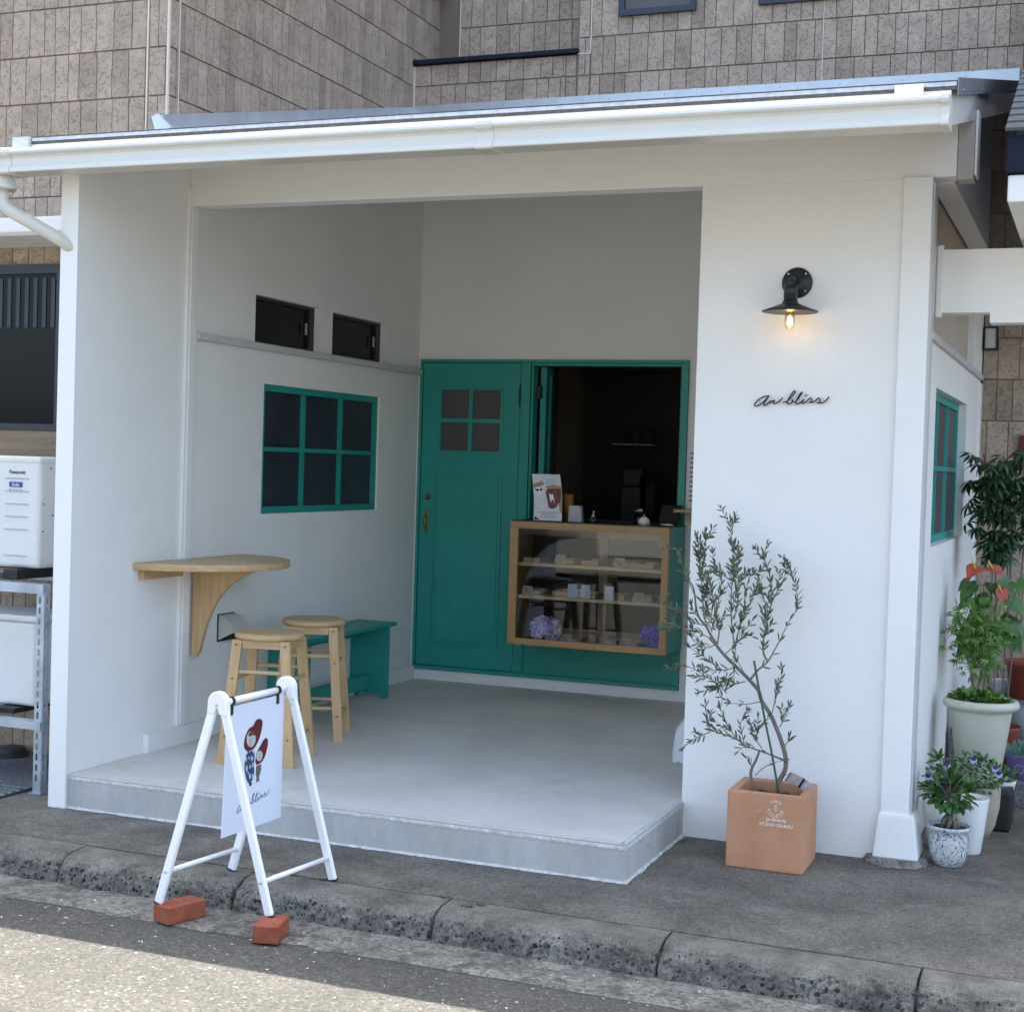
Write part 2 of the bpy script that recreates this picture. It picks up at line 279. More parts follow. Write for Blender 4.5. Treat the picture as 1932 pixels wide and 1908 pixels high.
def kerb_mat():
    m = bpy.data.materials.new("old_kerb_exposed_pebbles"); m.use_nodes = True; nt = m.node_tree; N = nt.nodes; L = nt.links; b = N["Principled BSDF"]
    b.inputs["Roughness"].default_value = .9; b.inputs["Specular IOR Level"].default_value = .25
    tc = N.new("ShaderNodeTexCoord"); v = tc.outputs["Object"]
    nw = N.new("ShaderNodeTexNoise"); nw.inputs["Scale"].default_value = 60; L.new(v, nw.inputs["Vector"])
    vm = N.new("ShaderNodeVectorMath"); vm.operation = 'MULTIPLY_ADD'; vm.inputs[1].default_value = (.012, .012, .012); L.new(nw.outputs["Color"], vm.inputs[0]); L.new(v, vm.inputs[2])
    vo = N.new("ShaderNodeTexVoronoi"); vo.inputs["Scale"].default_value = 68; L.new(vm.outputs[0], vo.inputs["Vector"])
    se = N.new("ShaderNodeSeparateColor"); L.new(vo.outputs["Color"], se.inputs[0])
    n1 = N.new("ShaderNodeTexNoise"); n1.inputs["Scale"].default_value = 6; n1.inputs["Detail"].default_value = 8; n1.inputs["Roughness"].default_value = .7; L.new(v, n1.inputs["Vector"])
    n2 = N.new("ShaderNodeTexNoise"); n2.inputs["Scale"].default_value = 170; n2.inputs["Detail"].default_value = 4; L.new(v, n2.inputs["Vector"])
    pc = N.new("ShaderNodeValToRGB"); pc.color_ramp.elements[0].color = (.022, .022, .022, 1); pc.color_ramp.elements[1].color = (.17, .16, .14, 1); L.new(se.outputs[0], pc.inputs[0])
    mc_ = N.new("ShaderNodeValToRGB"); mc_.color_ramp.elements[0].position = .3; mc_.color_ramp.elements[1].position = .7
    mc_.color_ramp.elements[0].color = (.075, .07, .06, 1); mc_.color_ramp.elements[1].color = (.25, .235, .20, 1); L.new(n1.outputs[0], mc_.inputs[0])
    g2 = N.new("ShaderNodeMapRange"); g2.inputs[1].default_value = .3; g2.inputs[2].default_value = .7; g2.inputs[3].default_value = .62; g2.inputs[4].default_value = 1.4; L.new(n2.outputs[0], g2.inputs[0])
    cg_ = N.new("ShaderNodeCombineColor"); [L.new(g2.outputs[0], cg_.inputs[i]) for i in range(3)]
    mm = N.new("ShaderNodeMix"); mm.data_type = 'RGBA'; mm.blend_type = 'MULTIPLY'; mm.inputs[0].default_value = 1; L.new(mc_.outputs[0], mm.inputs[6]); L.new(cg_.outputs[0], mm.inputs[7])
    # pebble size varies per cell; the face has more of them than the top
    sp = N.new("ShaderNodeSeparateXYZ"); L.new(v, sp.inputs[0])
    zr = N.new("ShaderNodeMapRange"); zr.inputs[1].default_value = -.012; zr.inputs[2].default_value = -.03; zr.inputs[3].default_value = .05; zr.inputs[4].default_value = .64; L.new(sp.outputs[2], zr.inputs[0])
    pr = N.new("ShaderNodeMath"); pr.operation = 'MULTIPLY'; L.new(se.outputs[1], pr.inputs[0]); L.new(zr.outputs[0], pr.inputs[1])
    df = N.new("ShaderNodeMath"); df.operation = 'SUBTRACT'; L.new(pr.outputs[0], df.inputs[0]); L.new(vo.outputs["Distance"], df.inputs[1])
    mk = N.new("ShaderNodeMapRange"); mk.inputs[1].default_value = -.10; mk.inputs[2].default_value = -.02; L.new(df.outputs[0], mk.inputs[0])
    mx = N.new("ShaderNodeMix"); mx.data_type = 'RGBA'; L.new(mk.outputs[0], mx.inputs[0]); L.new(mm.outputs[2], mx.inputs[6]); L.new(pc.outputs[0], mx.inputs[7])
    L.new(mx.outputs[2], b.inputs["Base Color"])
    bp = N.new("ShaderNodeBump"); bp.inputs["Strength"].default_value = .9; bp.inputs["Distance"].default_value = .005
    ad = N.new("ShaderNodeMath"); ad.operation = 'MULTIPLY_ADD'; ad.inputs[1].default_value = .8; L.new(mk.outputs[0], ad.inputs[0]); L.new(n2.outputs[0], ad.inputs[2])
    L.new(ad.outputs[0], bp.inputs["Height"]); L.new(bp.outputs[0], b.inputs["Normal"]); return m
M['kerb'] = kerb_mat()

def china_mat():
    m = bpy.data.materials.new("blue_white_china"); m.use_nodes = True; nt = m.node_tree; N = nt.nodes; L = nt.links; b = N["Principled BSDF"]
    b.inputs["Roughness"].default_value = .18
    tc = N.new("ShaderNodeTexCoord"); nz = N.new("ShaderNodeTexNoise"); nz.inputs["Scale"].default_value = 13; nz.inputs["Detail"].default_value = 1.5; nz.inputs["Distortion"].default_value = 3.0
    L.new(tc.outputs["Object"], nz.inputs["Vector"])
    cr = N.new("ShaderNodeValToRGB"); w = (.60, .60, .54, 1); bl = (.045, .075, .27, 1)
    cr.color_ramp.elements[0].position = 0; cr.color_ramp.elements[0].color = w; cr.color_ramp.elements[1].position = .40; cr.color_ramp.elements[1].color = w
    for p, c in ((.425, bl), (.455, (.2, .26, .42, 1)), (.475, w), (.545, w), (.56, bl), (.575, w), (.64, w), (.66, (.13, .19, .42, 1)), (.75, (.10, .15, .36, 1))):
        e = cr.color_ramp.elements.new(p); e.color = c
    L.new(nz.outputs[0], cr.inputs[0]); L.new(cr.outputs[0], b.inputs["Base Color"]); return m
M['china'] = china_mat()

# ---------------------------------------------------------------- object helpers
ROOT = {}
def tag(o, label=None, cat=None, group=None, kind=None):
    if label: o["label"] = label
    if cat: o["category"] = cat
    if group: o["group"] = group
    if kind: o["kind"] = kind
    return o
def thing(name, label, cat, loc, group=None, kind=None):
    o = bpy.data.objects.new(name, None); col.objects.link(o); o.location = loc; o.empty_display_size = .1
    ROOT[o.name] = Vector(loc); return tag(o, label, cat, group, kind)

class MB:
    def __init__(s): s.v = []; s.f = []; s.sm = []
    def add(s, vs, fs, smooth=False):
        n = len(s.v); s.v += [Vector(p) for p in vs]; s.f += [tuple(i + n for i in f) for f in fs]; s.sm += [smooth] * len(fs); return s
    def box(s, x0, x1, y0, y1, z0, z1, m=None):
        P = [(x0, y0, z0), (x1, y0, z0), (x1, y1, z0), (x0, y1, z0), (x0, y0, z1), (x1, y0, z1), (x1, y1, z1), (x0, y1, z1)]
        if m: P = [m @ Vector(p) for p in P]
        return s.add(P, [(0, 3, 2, 1), (4, 5, 6, 7), (0, 1, 5, 4), (1, 2, 6, 5), (2, 3, 7, 6), (3, 0, 4, 7)])
    def prism(s, poly, axis, a0, a1, m=None, smooth=False):
        """poly: 2-D points; axis 'x' -> (y,z), 'y' -> (x,z), 'z' -> (x,y)"""
        def mk(p, a):
            q = {'x': (a, p[0], p[1]), 'y': (p[0], a, p[1]), 'z': (p[0], p[1], a)}[axis]
            return m @ Vector(q) if m else Vector(q)
        n = len(poly); P = [mk(p, a0) for p in poly] + [mk(p, a1) for p in poly]
        ar = sum(poly[i][0] * poly[(i + 1) % n][1] - poly[(i + 1) % n][0] * poly[i][1] for i in range(n))
        flip = (ar > 0) != (axis in 'xz'); flip = flip if a1 > a0 else not flip
        F = [tuple(range(n))[::-1], tuple(range(n, 2 * n))] + [(i, (i + 1) % n, n + (i + 1) % n, n + i) for i in range(n)]
        if flip: F = [f[::-1] for f in F]
        k = len(s.f); s.add(P, F)
        if smooth:
            for i in range(k + 2, len(s.f)): s.sm[i] = True
        return s
    def tube(s, pts, r, n=8, caps=True, smooth=True):
        pts = [Vector(p) for p in pts]; m_ = len(pts)
        rs = r if isinstance(r, (list, tuple)) else [r] * m_
        V = []; prev = None
        for i, p in enumerate(pts):
            t = (pts[min(i + 1, m_ - 1)] - pts[max(i - 1, 0)]).normalized()
            if prev is None:
                a = Vector((0, 0, 1)) if abs(t.z) < .9 else Vector((1, 0, 0)); nrm = t.cross(a).normalized()
            else: nrm = (prev - t * prev.dot(t)).normalized()
            prev = nrm; bn = t.cross(nrm)
            for k in range(n):
                a = 2 * math.pi * k / n; V.append(p + (nrm * math.cos(a) + bn * math.sin(a)) * rs[i])
        F = [(i * n + k, i * n + (k + 1) % n, (i + 1) * n + (k + 1) % n, (i + 1) * n + k) for i in range(m_ - 1) for k in range(n)]
        s.add(V, F, smooth)
        if caps:
            o = len(s.v) - len(V); s.f += [tuple(o + k for k in range(n))[::-1], tuple(o + (m_ - 1) * n + k for k in range(n))]; s.sm += [False, False]
        return s
    def lathe(s, prof, c, n=28, m=None, smooth=True, squash=1.0):
        V = []
        for r, z in prof:
            for k in range(n):
                a = 2 * math.pi * k / n; p = Vector((c[0] + r * math.cos(a), c[1] + r * math.sin(a) * squash, c[2] + z)); V.append(m @ p if m else p)
        F = [(i * n + k, i * n + (k + 1) % n, (i + 1) * n + (k + 1) % n, (i + 1) * n + k) for i in range(len(prof) - 1) for k in range(n)]
        s.add(V, F, smooth); o = len(s.v) - len(V)
        s.f += [tuple(o + k for k in range(n))[::-1], tuple(o + (len(prof) - 1) * n + k for k in range(n))]; s.sm += [False, False]
        return s
    def wall(s, axis, a0, a1, u, z, holes=()):
        """wall slab between planes a0<a1 of axis, spanning u0..u1 and z0..z1, with rectangular holes (u0,u1,z0,z1)"""
        us = sorted({u[0], u[1]} | {k for h in holes for k in h[:2] if u[0] < k < u[1]}); zs = sorted({z[0], z[1]} | {k for h in holes for k in h[2:] if z[0] < k < z[1]})
        def solid(i, j):
            if i < 0 or j < 0 or i >= len(us) - 1 or j >= len(zs) - 1: return False
            cu, cz = (us[i] + us[i + 1]) / 2, (zs[j] + zs[j + 1]) / 2
            return not any(h[0] < cu < h[1] and h[2] < cz < h[3] for h in holes)
        P = (lambda a, b, c: (a, b, c)) if axis == 'x' else (lambda a, b, c: (b, a, c))
        fl = axis == 'x'
        def q(*p): s.add(list(p) if not fl else list(p)[::-1], [(0, 1, 2, 3)])
        for i in range(len(us) - 1):
            for j in range(len(zs) - 1):
                if not solid(i, j): continue
                A, B, C_, D = us[i], us[i + 1], zs[j], zs[j + 1]
                q(P(a0, A, C_), P(a0, B, C_), P(a0, B, D), P(a0, A, D)); q(P(a1, B, C_), P(a1, A, C_), P(a1, A, D), P(a1, B, D))
                if not solid(i - 1, j): q(P(a0, A, C_), P(a0, A, D), P(a1, A, D), P(a1, A, C_))
                if not solid(i + 1, j): q(P(a0, B, D), P(a0, B, C_), P(a1, B, C_), P(a1, B, D))
                if not solid(i, j - 1): q(P(a0, B, C_), P(a0, A, C_), P(a1, A, C_), P(a1, B, C_))
                if not solid(i, j + 1): q(P(a0, A, D), P(a0, B, D), P(a1, B, D), P(a1, A, D))
        return s
    def leaf(s, p, d, upv, ln, w, bend=.25, fold=.25):
        """a folded, bent leaf from p along d"""
        d = Vector(d).normalized(); sd = d.cross(Vector(upv))
        if sd.length < 1e-4: sd = d.cross(Vector((1, 0, .3)))
        sd.normalize(); nn = sd.cross(d).normalized(); p = Vector(p); V = [p]; F = []
        st = [(.3, .85), (.62, 1.0), (.85, .6)]
        for t, ww in st:
            c = p + d * ln * t - nn * bend * ln * t * t; V += [c - sd * w * ww / 2 + nn * fold * w * ww / 2, c, c + sd * w * ww / 2 + nn * fold * w * ww / 2]
        V.append(p + d * ln - nn * bend * ln)
        F = [(0, 2, 1), (0, 3, 2), (1, 2, 5, 4), (2, 3, 6, 5), (4, 5, 8, 7), (5, 6, 9, 8), (7, 8, 10), (8, 9, 10)]
        return s.add(V, F, True)
    def split(s, name, material, parent=None, **kw):
        """one object per loose piece"""
        par = list(range(len(s.v)))
        def f(i):
            while par[i] != i: par[i] = par[par[i]]; i = par[i]
            return i
        for fc in s.f:
            a = f(fc[0])
            for k in fc[1:]: par[f(k)] = a
        groups = {}
        for fc, sm in zip(s.f, s.sm): groups.setdefault(f(fc[0]), []).append((fc, sm))
        out = []
        for g_ in groups.values():
            m = MB(); idx = {}
            for fc, sm in g_:
                for k in fc:
                    if k not in idx: idx[k] = len(m.v); m.v.append(s.v[k])
                m.f.append(tuple(idx[k] for k in fc)); m.sm.append(sm)
            out.append(m.build(name, material, parent, **kw))
        return out
    def build(s, name, material, parent=None, label=None, cat=None, group=None, kind=None, bevel=0, loc=None, seg=2):
        L0 = Vector((0, 0, 0))
        if parent is not None: L0 = ROOT[parent.name]
        elif loc is not None: L0 = Vector(loc)
        me = bpy.data.meshes.new(name); me.from_pydata([tuple(p - L0) for p in s.v], [], s.f)
        me.polygons.foreach_set('use_smooth', s.sm); me.materials.append(material); me.update()
        o = bpy.data.objects.new(name, me); col.objects.link(o); ROOT[o.name] = L0
        if parent is not None: o.parent = parent
        else: o.location = L0
        if bevel:
            b = o.modifiers.new("bevel", 'BEVEL'); b.width = bevel; b.segments = seg; b.limit_method = 'ANGLE'; b.angle_limit = R(40)
        return tag(o, label, cat, group, kind)

def rnd(a, b): return random.uniform(a, b)

def text_mesh(body, size, frame, parent, name, material, depth=.0008, align='CENTER', shear=0.0, sx=1.0):
    """frame: 4x4 matrix taking text plane (x right, y up) to the world"""
    cu = bpy.data.curves.new("t", 'FONT'); cu.body = body; cu.size = size; cu.extrude = depth; cu.align_x = align; cu.shear = shear; cu.resolution_u = 3
    ob = bpy.data.objects.new("t", cu); col.objects.link(ob)
    me = bpy.data.meshes.new_from_object(ob.evaluated_get(bpy.context.evaluated_depsgraph_get()))
    bpy.data.objects.remove(ob)
    L0 = ROOT[parent.name]
    for v in me.vertices:
        p = v.co.copy(); p.x *= sx; v.co = frame @ p - L0
    me.materials.clear(); me.materials.append(material); me.name = name
    o = bpy.data.objects.new(name, me); col.objects.link(o); o.parent = parent; ROOT[o.name] = L0
    return o
def frame(o, xdir, ydir):
    x = Vector(xdir).normalized(); z = x.cross(Vector(ydir)).normalized(); y = z.cross(x)
    m = Matrix((x, y, z)).transposed().to_4x4(); m.translation = Vector(o); return m
def catmull(P, k=4):
    P = [Vector(p) for p in P]; out = []
    for i in range(len(P) - 1):
        a, b, c, d = P[max(i - 1, 0)], P[i], P[i + 1], P[min(i + 2, len(P) - 1)]
        for j in range(k):
            t = j / k; out.append(.5 * ((2 * b) + (c - a) * t + (2 * a - 5 * b + 4 * c - d) * t * t + (3 * b - a - 3 * c + d) * t ** 3))
    return out + [P[-1]]
def copy_tree(o, parent=None):
    c = o.copy(); col.objects.link(c)
    if parent is not None: c.parent = parent
    ROOT[c.name] = ROOT[o.name]
    for ch in [x for x in bpy.data.objects if x.parent == o]: copy_tree(ch, c)
    return c
TRUNK= [(2.845, 0.269), (2.843, 0.303), (2.862, 0.346), (2.863, 0.387), (2.849, 0.437), (2.823, 0.5), (2.796, 0.556), (2.764, 0.604), (2.752, 0.645), (2.73, 0.674), (2.708, 0.7), (2.676, 0.732), (2.629, 0.776), (2.592, 0.819), (2.57, 0.841), (2.598, 0.82), (2.577, 0.844), (2.549, 0.885), (2.521, 0.909), (2.503, 0.944), (2.491, 0.995), (2.48, 1.027), (2.463, 1.046)]
STEM= [(2.764, 0.26), (2.742, 0.333), (2.761, 0.387), (2.774, 0.426)]
STAKE= [(2.851, 0.275), (2.822, 0.412), (2.793, 0.529), (2.761, 0.666), (2.74, 0.764)]
BR= [[(2.726, 0.691), (2.749, 0.724), (2.786, 0.761), (2.808, 0.804), (2.834, 0.857), (2.834, 0.862), (2.86, 0.922)], [(2.86, 0.922), (2.881, 0.961), (2.883, 1.0), (2.872, 1.047), (2.858, 1.084), (2.844, 1.109)], [(2.628, 0.78), (2.669, 0.821), (2.673, 0.832), (2.711, 0.86), (2.731, 0.858)], [(2.664, 0.805), (2.656, 0.85), (2.644, 0.898), (2.635, 0.962), (2.63, 1.026), (2.631, 1.091), (2.625, 1.152), (2.614, 1.197), (2.602, 1.251), (2.596, 1.287)], [(2.601, 0.82), (2.609, 0.879), (2.6, 0.927), (2.605, 0.976), (2.616, 1.032), (2.621, 1.081)], [(2.545, 0.894), (2.552, 0.973), (2.554, 1.005)], [(2.541, 0.913), (2.528, 0.988), (2.516, 1.068), (2.504, 1.126), (2.495, 1.185), (2.483, 1.223)], [(2.786, 0.761), (2.767, 0.79), (2.762, 0.845), (2.763, 0.857), (2.768, 0.906), (2.781, 0.987), (2.772, 1.051), (2.757, 1.104), (2.736, 1.152), (2.741, 1.197)], [(2.664, 0.805), (2.68, 0.89), (2.695, 0.933), (2.71, 0.973), (2.718, 1.015), (2.73, 1.048)], [(2.781, 0.987), (2.802, 1.036), (2.819, 1.079), (2.824, 1.124)], [(2.854, 0.386), (2.777, 0.413), (2.714, 0.431)], [(2.714, 0.431), (2.682, 0.455), (2.64, 0.469), (2.583, 0.482)], [(2.579, 0.477), (2.513, 0.439), (2.464, 0.399)], [(2.764, 0.604), (2.709, 0.588), (2.642, 0.585)], [(2.642, 0.585), (2.621, 0.599), (2.603, 0.611), (2.595, 0.631)], [(2.705, 0.679), (2.654, 0.662), (2.591, 0.645), (2.542, 0.624), (2.514, 0.614)], [(2.665, 0.732), (2.617, 0.718), (2.539, 0.71)], [(2.617, 0.718), (2.566, 0.747), (2.508, 0.774), (2.472, 0.793)], [(2.634, 0.628), (2.604, 0.66), (2.532, 0.699), (2.485, 0.72), (2.453, 0.725)], [(2.577, 0.838), (2.52, 0.86), (2.476, 0.876), (2.429, 0.87), (2.388, 0.872)], [(2.549, 0.885), (2.502, 0.894), (2.474, 0.912), (2.44, 0.92), (2.407, 0.921)], [(2.474, 0.912), (2.426, 0.939), (2.399, 0.95), (2.378, 0.972)], [(2.491, 0.995), (2.445, 1.077), (2.419, 1.132), (2.405, 1.164), (2.384, 1.173)], [(2.774, 0.426), (2.734, 0.478), (2.725, 0.511)], [(2.742, 0.333), (2.734, 0.364), (2.716, 0.386)], [(2.753, 0.321), (2.786, 0.355), (2.827, 0.377), (2.854, 0.386)], [(2.803, 0.56), (2.814, 0.64), (2.823, 0.692), (2.821, 0.726)], [(2.678, 0.459), (2.649, 0.501), (2.63, 0.537), (2.618, 0.578)], [(2.575, 0.49), (2.559, 0.538), (2.551, 0.575)], [(2.711, 0.427), (2.691, 0.505), (2.697, 0.533)], [(2.745, 0.461), (2.751, 0.486), (2.777, 0.523), (2.787, 0.541)], [(2.707, 0.882), (2.738, 0.923)], [(2.66, 0.915), (2.668, 0.964), (2.669, 1.029), (2.664, 1.077), (2.644, 1.095)], [(2.6, 0.927), (2.578, 0.991), (2.552, 1.061), (2.521, 1.092), (2.513, 1.14), (2.524, 1.212)], [(2.541, 0.913), (2.576, 0.877), (2.574, 0.925), (2.579, 0.958)], [(2.516, 1.068), (2.521, 1.118), (2.532, 1.183), (2.53, 1.238)], [(2.632, 1.059), (2.595, 1.086), (2.567, 1.126), (2.559, 1.162)], [(2.695, 0.933), (2.69, 0.998), (2.694, 1.053), (2.706, 1.092)], [(2.635, 0.962), (2.651, 0.995), (2.652, 1.044), (2.674, 1.074), (2.69, 1.081)], [(2.772, 1.051), (2.747, 1.033), (2.73, 1.061)], [(2.781, 0.987), (2.759, 0.979), (2.738, 1.01)], [(2.594, 0.91), (2.564, 0.931), (2.56, 0.954)], [(2.521, 0.909), (2.494, 0.936), (2.486, 0.956)], [(2.638, 1.075), (2.636, 1.114), (2.645, 1.153), (2.647, 1.189)], [(2.592, 0.819), (2.564, 0.803), (2.514, 0.817), (2.492, 0.839)], [(2.669, 0.821), (2.667, 0.766), (2.666, 0.696)], [(2.708, 0.7), (2.686, 0.739), (2.667, 0.776)], [(2.746, 0.41), (2.718, 0.435), (2.684, 0.407)], [(2.833, 0.508), (2.852, 0.547), (2.866, 0.589)], [(2.852, 0.434), (2.869, 0.46), (2.873, 0.474)]]

# ================================================================ SETTING
def sheet(name, x0, x1, y0, y1, z, m, kind='structure'):
    return MB().add([(x0, y0, z), (x1, y0, z), (x1, y1, z), (x0, y1, z)], [(0, 1, 2, 3)]).build(name, m, kind=kind)
sheet('ground', -90, 90, -90, 90, -.112, M['ground'])
sheet('road', -60, 60, -9.0, -.56, -.100, M['asphalt'])
sheet('opposite_pavement', -60, 60, -13, -9.004, -.02, M['pave'])
MB().box(-60, 60, -.436, 9, -.11, 0).build('pavement', M['pave'], kind='structure')
# worn concrete apron at the foot of the kerb, its edge eaten away
ap = MB(); n = 900; vs = []
for i in range(n + 1):
    x = -3 + 10 * i / n
    e = -.845 - .025 * noise.noise(Vector((x * 2.2, 1, 0))) - .016 * noise.noise(Vector((x * 11, 5, 0))) - .008 * noise.noise(Vector((x * 45, 9, 0)))
    vs += [(x, e, -.0985), (x, e + .012, -.0945), (x, -.60, -.094)]
ap.add(vs, [(3 * i + k, 3 * i + 3 + k, 3 * i + 4 + k, 3 * i + 1 + k) for i in range(n) for k in (0, 1)], True)
ap.build('gutter_apron', M['apron'], kind='structure')
# kerb stones: rounded, rough, displaced
kb = MB(); joints = [-3.3, -1.8, -.32, .45, 1.19, 1.945, 2.72, 3.50, 4.3, 5.1, 7.0]
prof = [(-.630, -.105), (-.628, -.085), (-.625, -.065), (-.622, -.045), (-.617, -.030), (-.608, -.018), (-.595, -.009), (-.578, -.004), (-.555, -.002), (-.53, -.001), (-.50, -.001), (-.47, 0), (-.442, 0), (-.441, -.03)]
P2 = []
for i in range(len(prof) - 1):
    for k in range(3): P2.append(tuple(prof[i][j] + (prof[i + 1][j] - prof[i][j]) * k / 3 for j in (0, 1)))
P2.append(prof[-1])
for a, b in zip(joints[:-1], joints[1:]):
    fine = b > -.4 and a < 4.3; st = .0065 if fine else .08
    n = max(2, int((b - a - .008) / st)); V = []; off = rnd(-.006, .006); m_ = len(P2)
    for i in range(n + 1):
        x = a + .004 + (b - a - .008) * i / n; ed = min(x - a, b - x); er = max(0, 1 - ed / .03)
        for (y, z) in P2:
            q = Vector((x, y, z)); w = max(0, min(1, (-.52 - y) / .07))
            d = noise.noise(q * 9) * .012 + noise.noise(q * 38) * .009 + noise.noise(q * 95) * .006
            d -= er * er * .018
            V.append((x, y + off - d * w, z + (d * .8 * w if z > -.1 else 0) + noise.noise(q * 6) * .002))
    kb.add(V, [(i * m_ + k, (i + 1) * m_ + k, (i + 1) * m_ + k + 1, i * m_ + k + 1) for i in range(n) for k in range(m_ - 1)], True)
    o = len(kb.v) - len(V)
    kb.f += [tuple(o + k for k in range(m_)), tuple(o + n * m_ + k for k in range(m_))[::-1]]; kb.sm += [False, False]
kb.build('kerb', M['kerb'], kind='structure')
MB().box(-20, 20, -.60, -.4365, -.108, -.03).build('kerb_bedding', M['conc_black'], kind='structure')
# little moss tufts in the kerb joint
ms = MB()
for cx, cy in ((2.03, -.50), (2.06, -.47), (1.20, -.47), (1.33, -.445), (1.45, -.443), (1.92, -.44)):
    for _ in range(38):
        p = (cx + random.gauss(0, .012), cy + random.gauss(0, .005), 0); ms.leaf(p, (rnd(-1, 1), rnd(-1, 1), rnd(.3, 1)), (0, 0, 1), rnd(.004, .010), .004)
ms.build('moss', M['moss'], kind='stuff', label='tiny green moss tufts in the kerb joint', cat='moss')
# pebbles and grit on the road: countless
gr = MB()
for _ in range(260):
    x, y = rnd(-.2, 4.6), rnd(-2.2, -.62); r = random.choice([.0008, .001, .0014, .002, .0028]); zz = -.0985
    a = rnd(0, 6.3); gr.box(-r, r, -r * .8, r * .8, -r * .3, r * .9, Matrix.Translation((x, y, zz + (.004 if y > -.83 else 0))) @ Matrix.Rotation(a, 4, 'Z') @ Matrix.Rotation(rnd(-.3, .3), 4, 'X'))
gr.build('road_grit', M['potwhite'], kind='stuff', label='scattered pale grit on the road surface', cat='grit')

# ---------------------------------------------------------------- porch floor
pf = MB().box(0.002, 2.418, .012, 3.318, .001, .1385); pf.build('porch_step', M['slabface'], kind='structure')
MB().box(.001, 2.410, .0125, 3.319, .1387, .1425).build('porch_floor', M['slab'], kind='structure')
e = MB(); n = 260; V = []
def ledgepts(t, x0, y0, dx, dy, nx, ny):   # irregular mortar nosing
    w = .020 + .006 * noise.noise(Vector((x0 + dx * t * 9, y0 + dy * t * 9, 3))) + .003 * noise.noise(Vector((dx * t * 60, dy * t * 60, 3)))
    bx, by = x0 + dx * t, y0 + dy * t
    return [(bx, by, .120), (bx - nx * .001, by - ny * .001, .130), (bx + nx * .010, by + ny * .010, .1429), (bx + nx * w, by + ny * w, .1429), (bx + nx * (w + .002), by + ny * (w + .002), .138)]
for i in range(n + 1): V += ledgepts(2.42 * i / n, 0, .0105, 1, 0, 0, 1)
e.add(V, [(5 * i + k, 5 * i + 5 + k, 5 * i + 6 + k, 5 * i + 1 + k) for i in range(n) for k in range(4)], True)
V = []
for i in range(61): V += ledgepts(.80 * i / 60, 2.4195, .0105, 0, 1, -1, 0)
e.add(V, [(5 * i + k, 5 * i + 5 + k, 5 * i + 6 + k, 5 * i + 1 + k) for i in range(60) for k in range(4)], True)
e.build('porch_nosing', M['slabedge'], kind='structure')
sm = MB(); V = []
path = [(-.08, .0), (0, .004), (2.423, .005), (2.423, .80)]
def seal(a, b, nrm, n):
    V = []
    for i in range(n + 1):
        t = i / n; x, y = a[0] + (b[0] - a[0]) * t, a[1] + (b[1] - a[1]) * t
        w = .009 + .007 * noise.noise(Vector((x * 7, y * 7, 0))) + .006 * noise.noise(Vector((x * 40, y * 40, 0)))
        w = max(.002, w)
        V += [(x - nrm[0] * .004, y - nrm[1] * .004, .012), (x + nrm[0] * w, y + nrm[1] * w, .0012)]
    sm.add(V, [(2 * i, 2 * i + 1, 2 * i + 3, 2 * i + 2) for i in range(n)], True)
seal((-.08, 0), (0, 0), (0, -1), 10); seal((0, .012), (2.422, .012), (0, -1), 330); seal((2.418, 0), (2.418, .8), (1, 0), 110)
sm.build('mortar_seam', M['slabedge'], kind='structure')

# ================================================================ SIDED BUILDING BEHIND
tb = thing('sided_building', 'building with its unseen top raised for shade, clad in taupe embossed siding blocks behind the white cafe', 'building', (-.175, .855, 0))
def siding(mb, axis, plane, sgn, u0, u1, z0, z1, holes=(), seed=0):
    rg = random.Random(seed); ks = 1.15 if plane > 3 else 1.04; k0 = math.floor(z0 / .225 + 1e-6); z = k0 * .225
    while z < z1 - 1e-6:
        a, b = max(z + .0028, z0), min(z + .2222, z1)
        u = u0 - rg.uniform(0, .05)
        while u < u1:
            w = ks * rg.choice([.060, .066, .072, .078, .084, .09, .098]); p, q = max(u + .0013, u0), min(u + w - .0013, u1); u += w
            if q - p < .006 or b - a < .01: continue
            if any(h[0] < (p + q) / 2 < h[1] and h[2] < (a + b) / 2 < h[3] for h in holes): continue
            dd = .0075 + rg.uniform(-.0006, .0012); f = plane + sgn * dd; c = .0012
            if axis == 'y':
                mb.add([(p, plane, a), (q, plane, a), (q, plane, b), (p, plane, b), (p + c, f, a + c), (q - c, f, a + c), (q - c, f, b - c), (p + c, f, b - c)],
                       [(4, 5, 6, 7), (0, 1, 5, 4), (1, 2, 6, 5), (2, 3, 7, 6), (3, 0, 4, 7)])
            else:
                mb.add([(plane, p, a), (plane, q, a), (plane, q, b), (plane, p, b), (f, p + c, a + c), (f, q - c, a + c), (f, q - c, b - c), (f, p + c, b - c)],
                       [(4, 5, 6, 7), (0, 1, 5, 4), (1, 2, 6, 5), (2, 3, 7, 6), (3, 0, 4, 7)])
        z += .225
s_ = MB()
siding(s_, 'y', .863, -1, -4.0, -.30, 0, 4.5, [(-2.1, -.74, 1.44, 2.32)], 1)
siding(s_, 'y', .863, -1, -.282, -.186, 0, 4.5, (), 11)
siding(s_, 'x', -.183, 1, .866, .935, 2.5, 4.5, (), 12)
siding(s_, 'x', -.183, 1, .95, 3.49, 2.6, 4.5, (), 2)
siding(s_, 'y', 3.508, -1, -.17, .83, 3.6, 3.95, (), 3)
siding(s_, 'y', 3.508, -1, .835, .90, 3.6, 3.95, (), 31)
siding(s_, 'y', 3.508, -1, .912, .982, 3.6, 9.0, (), 32)
siding(s_, 'y', 3.508, -1, .992, 2.37, 3.6, 12.9, [(1.18, 1.62, 4.2, 4.9), (2.01, 2.36, 4.2, 4.9)], 4)
siding(s_, 'y', 3.508, -1, 2.376, 7.5, 3.6, 12.9, [(2.376, 2.46, 4.2, 4.9)], 5)
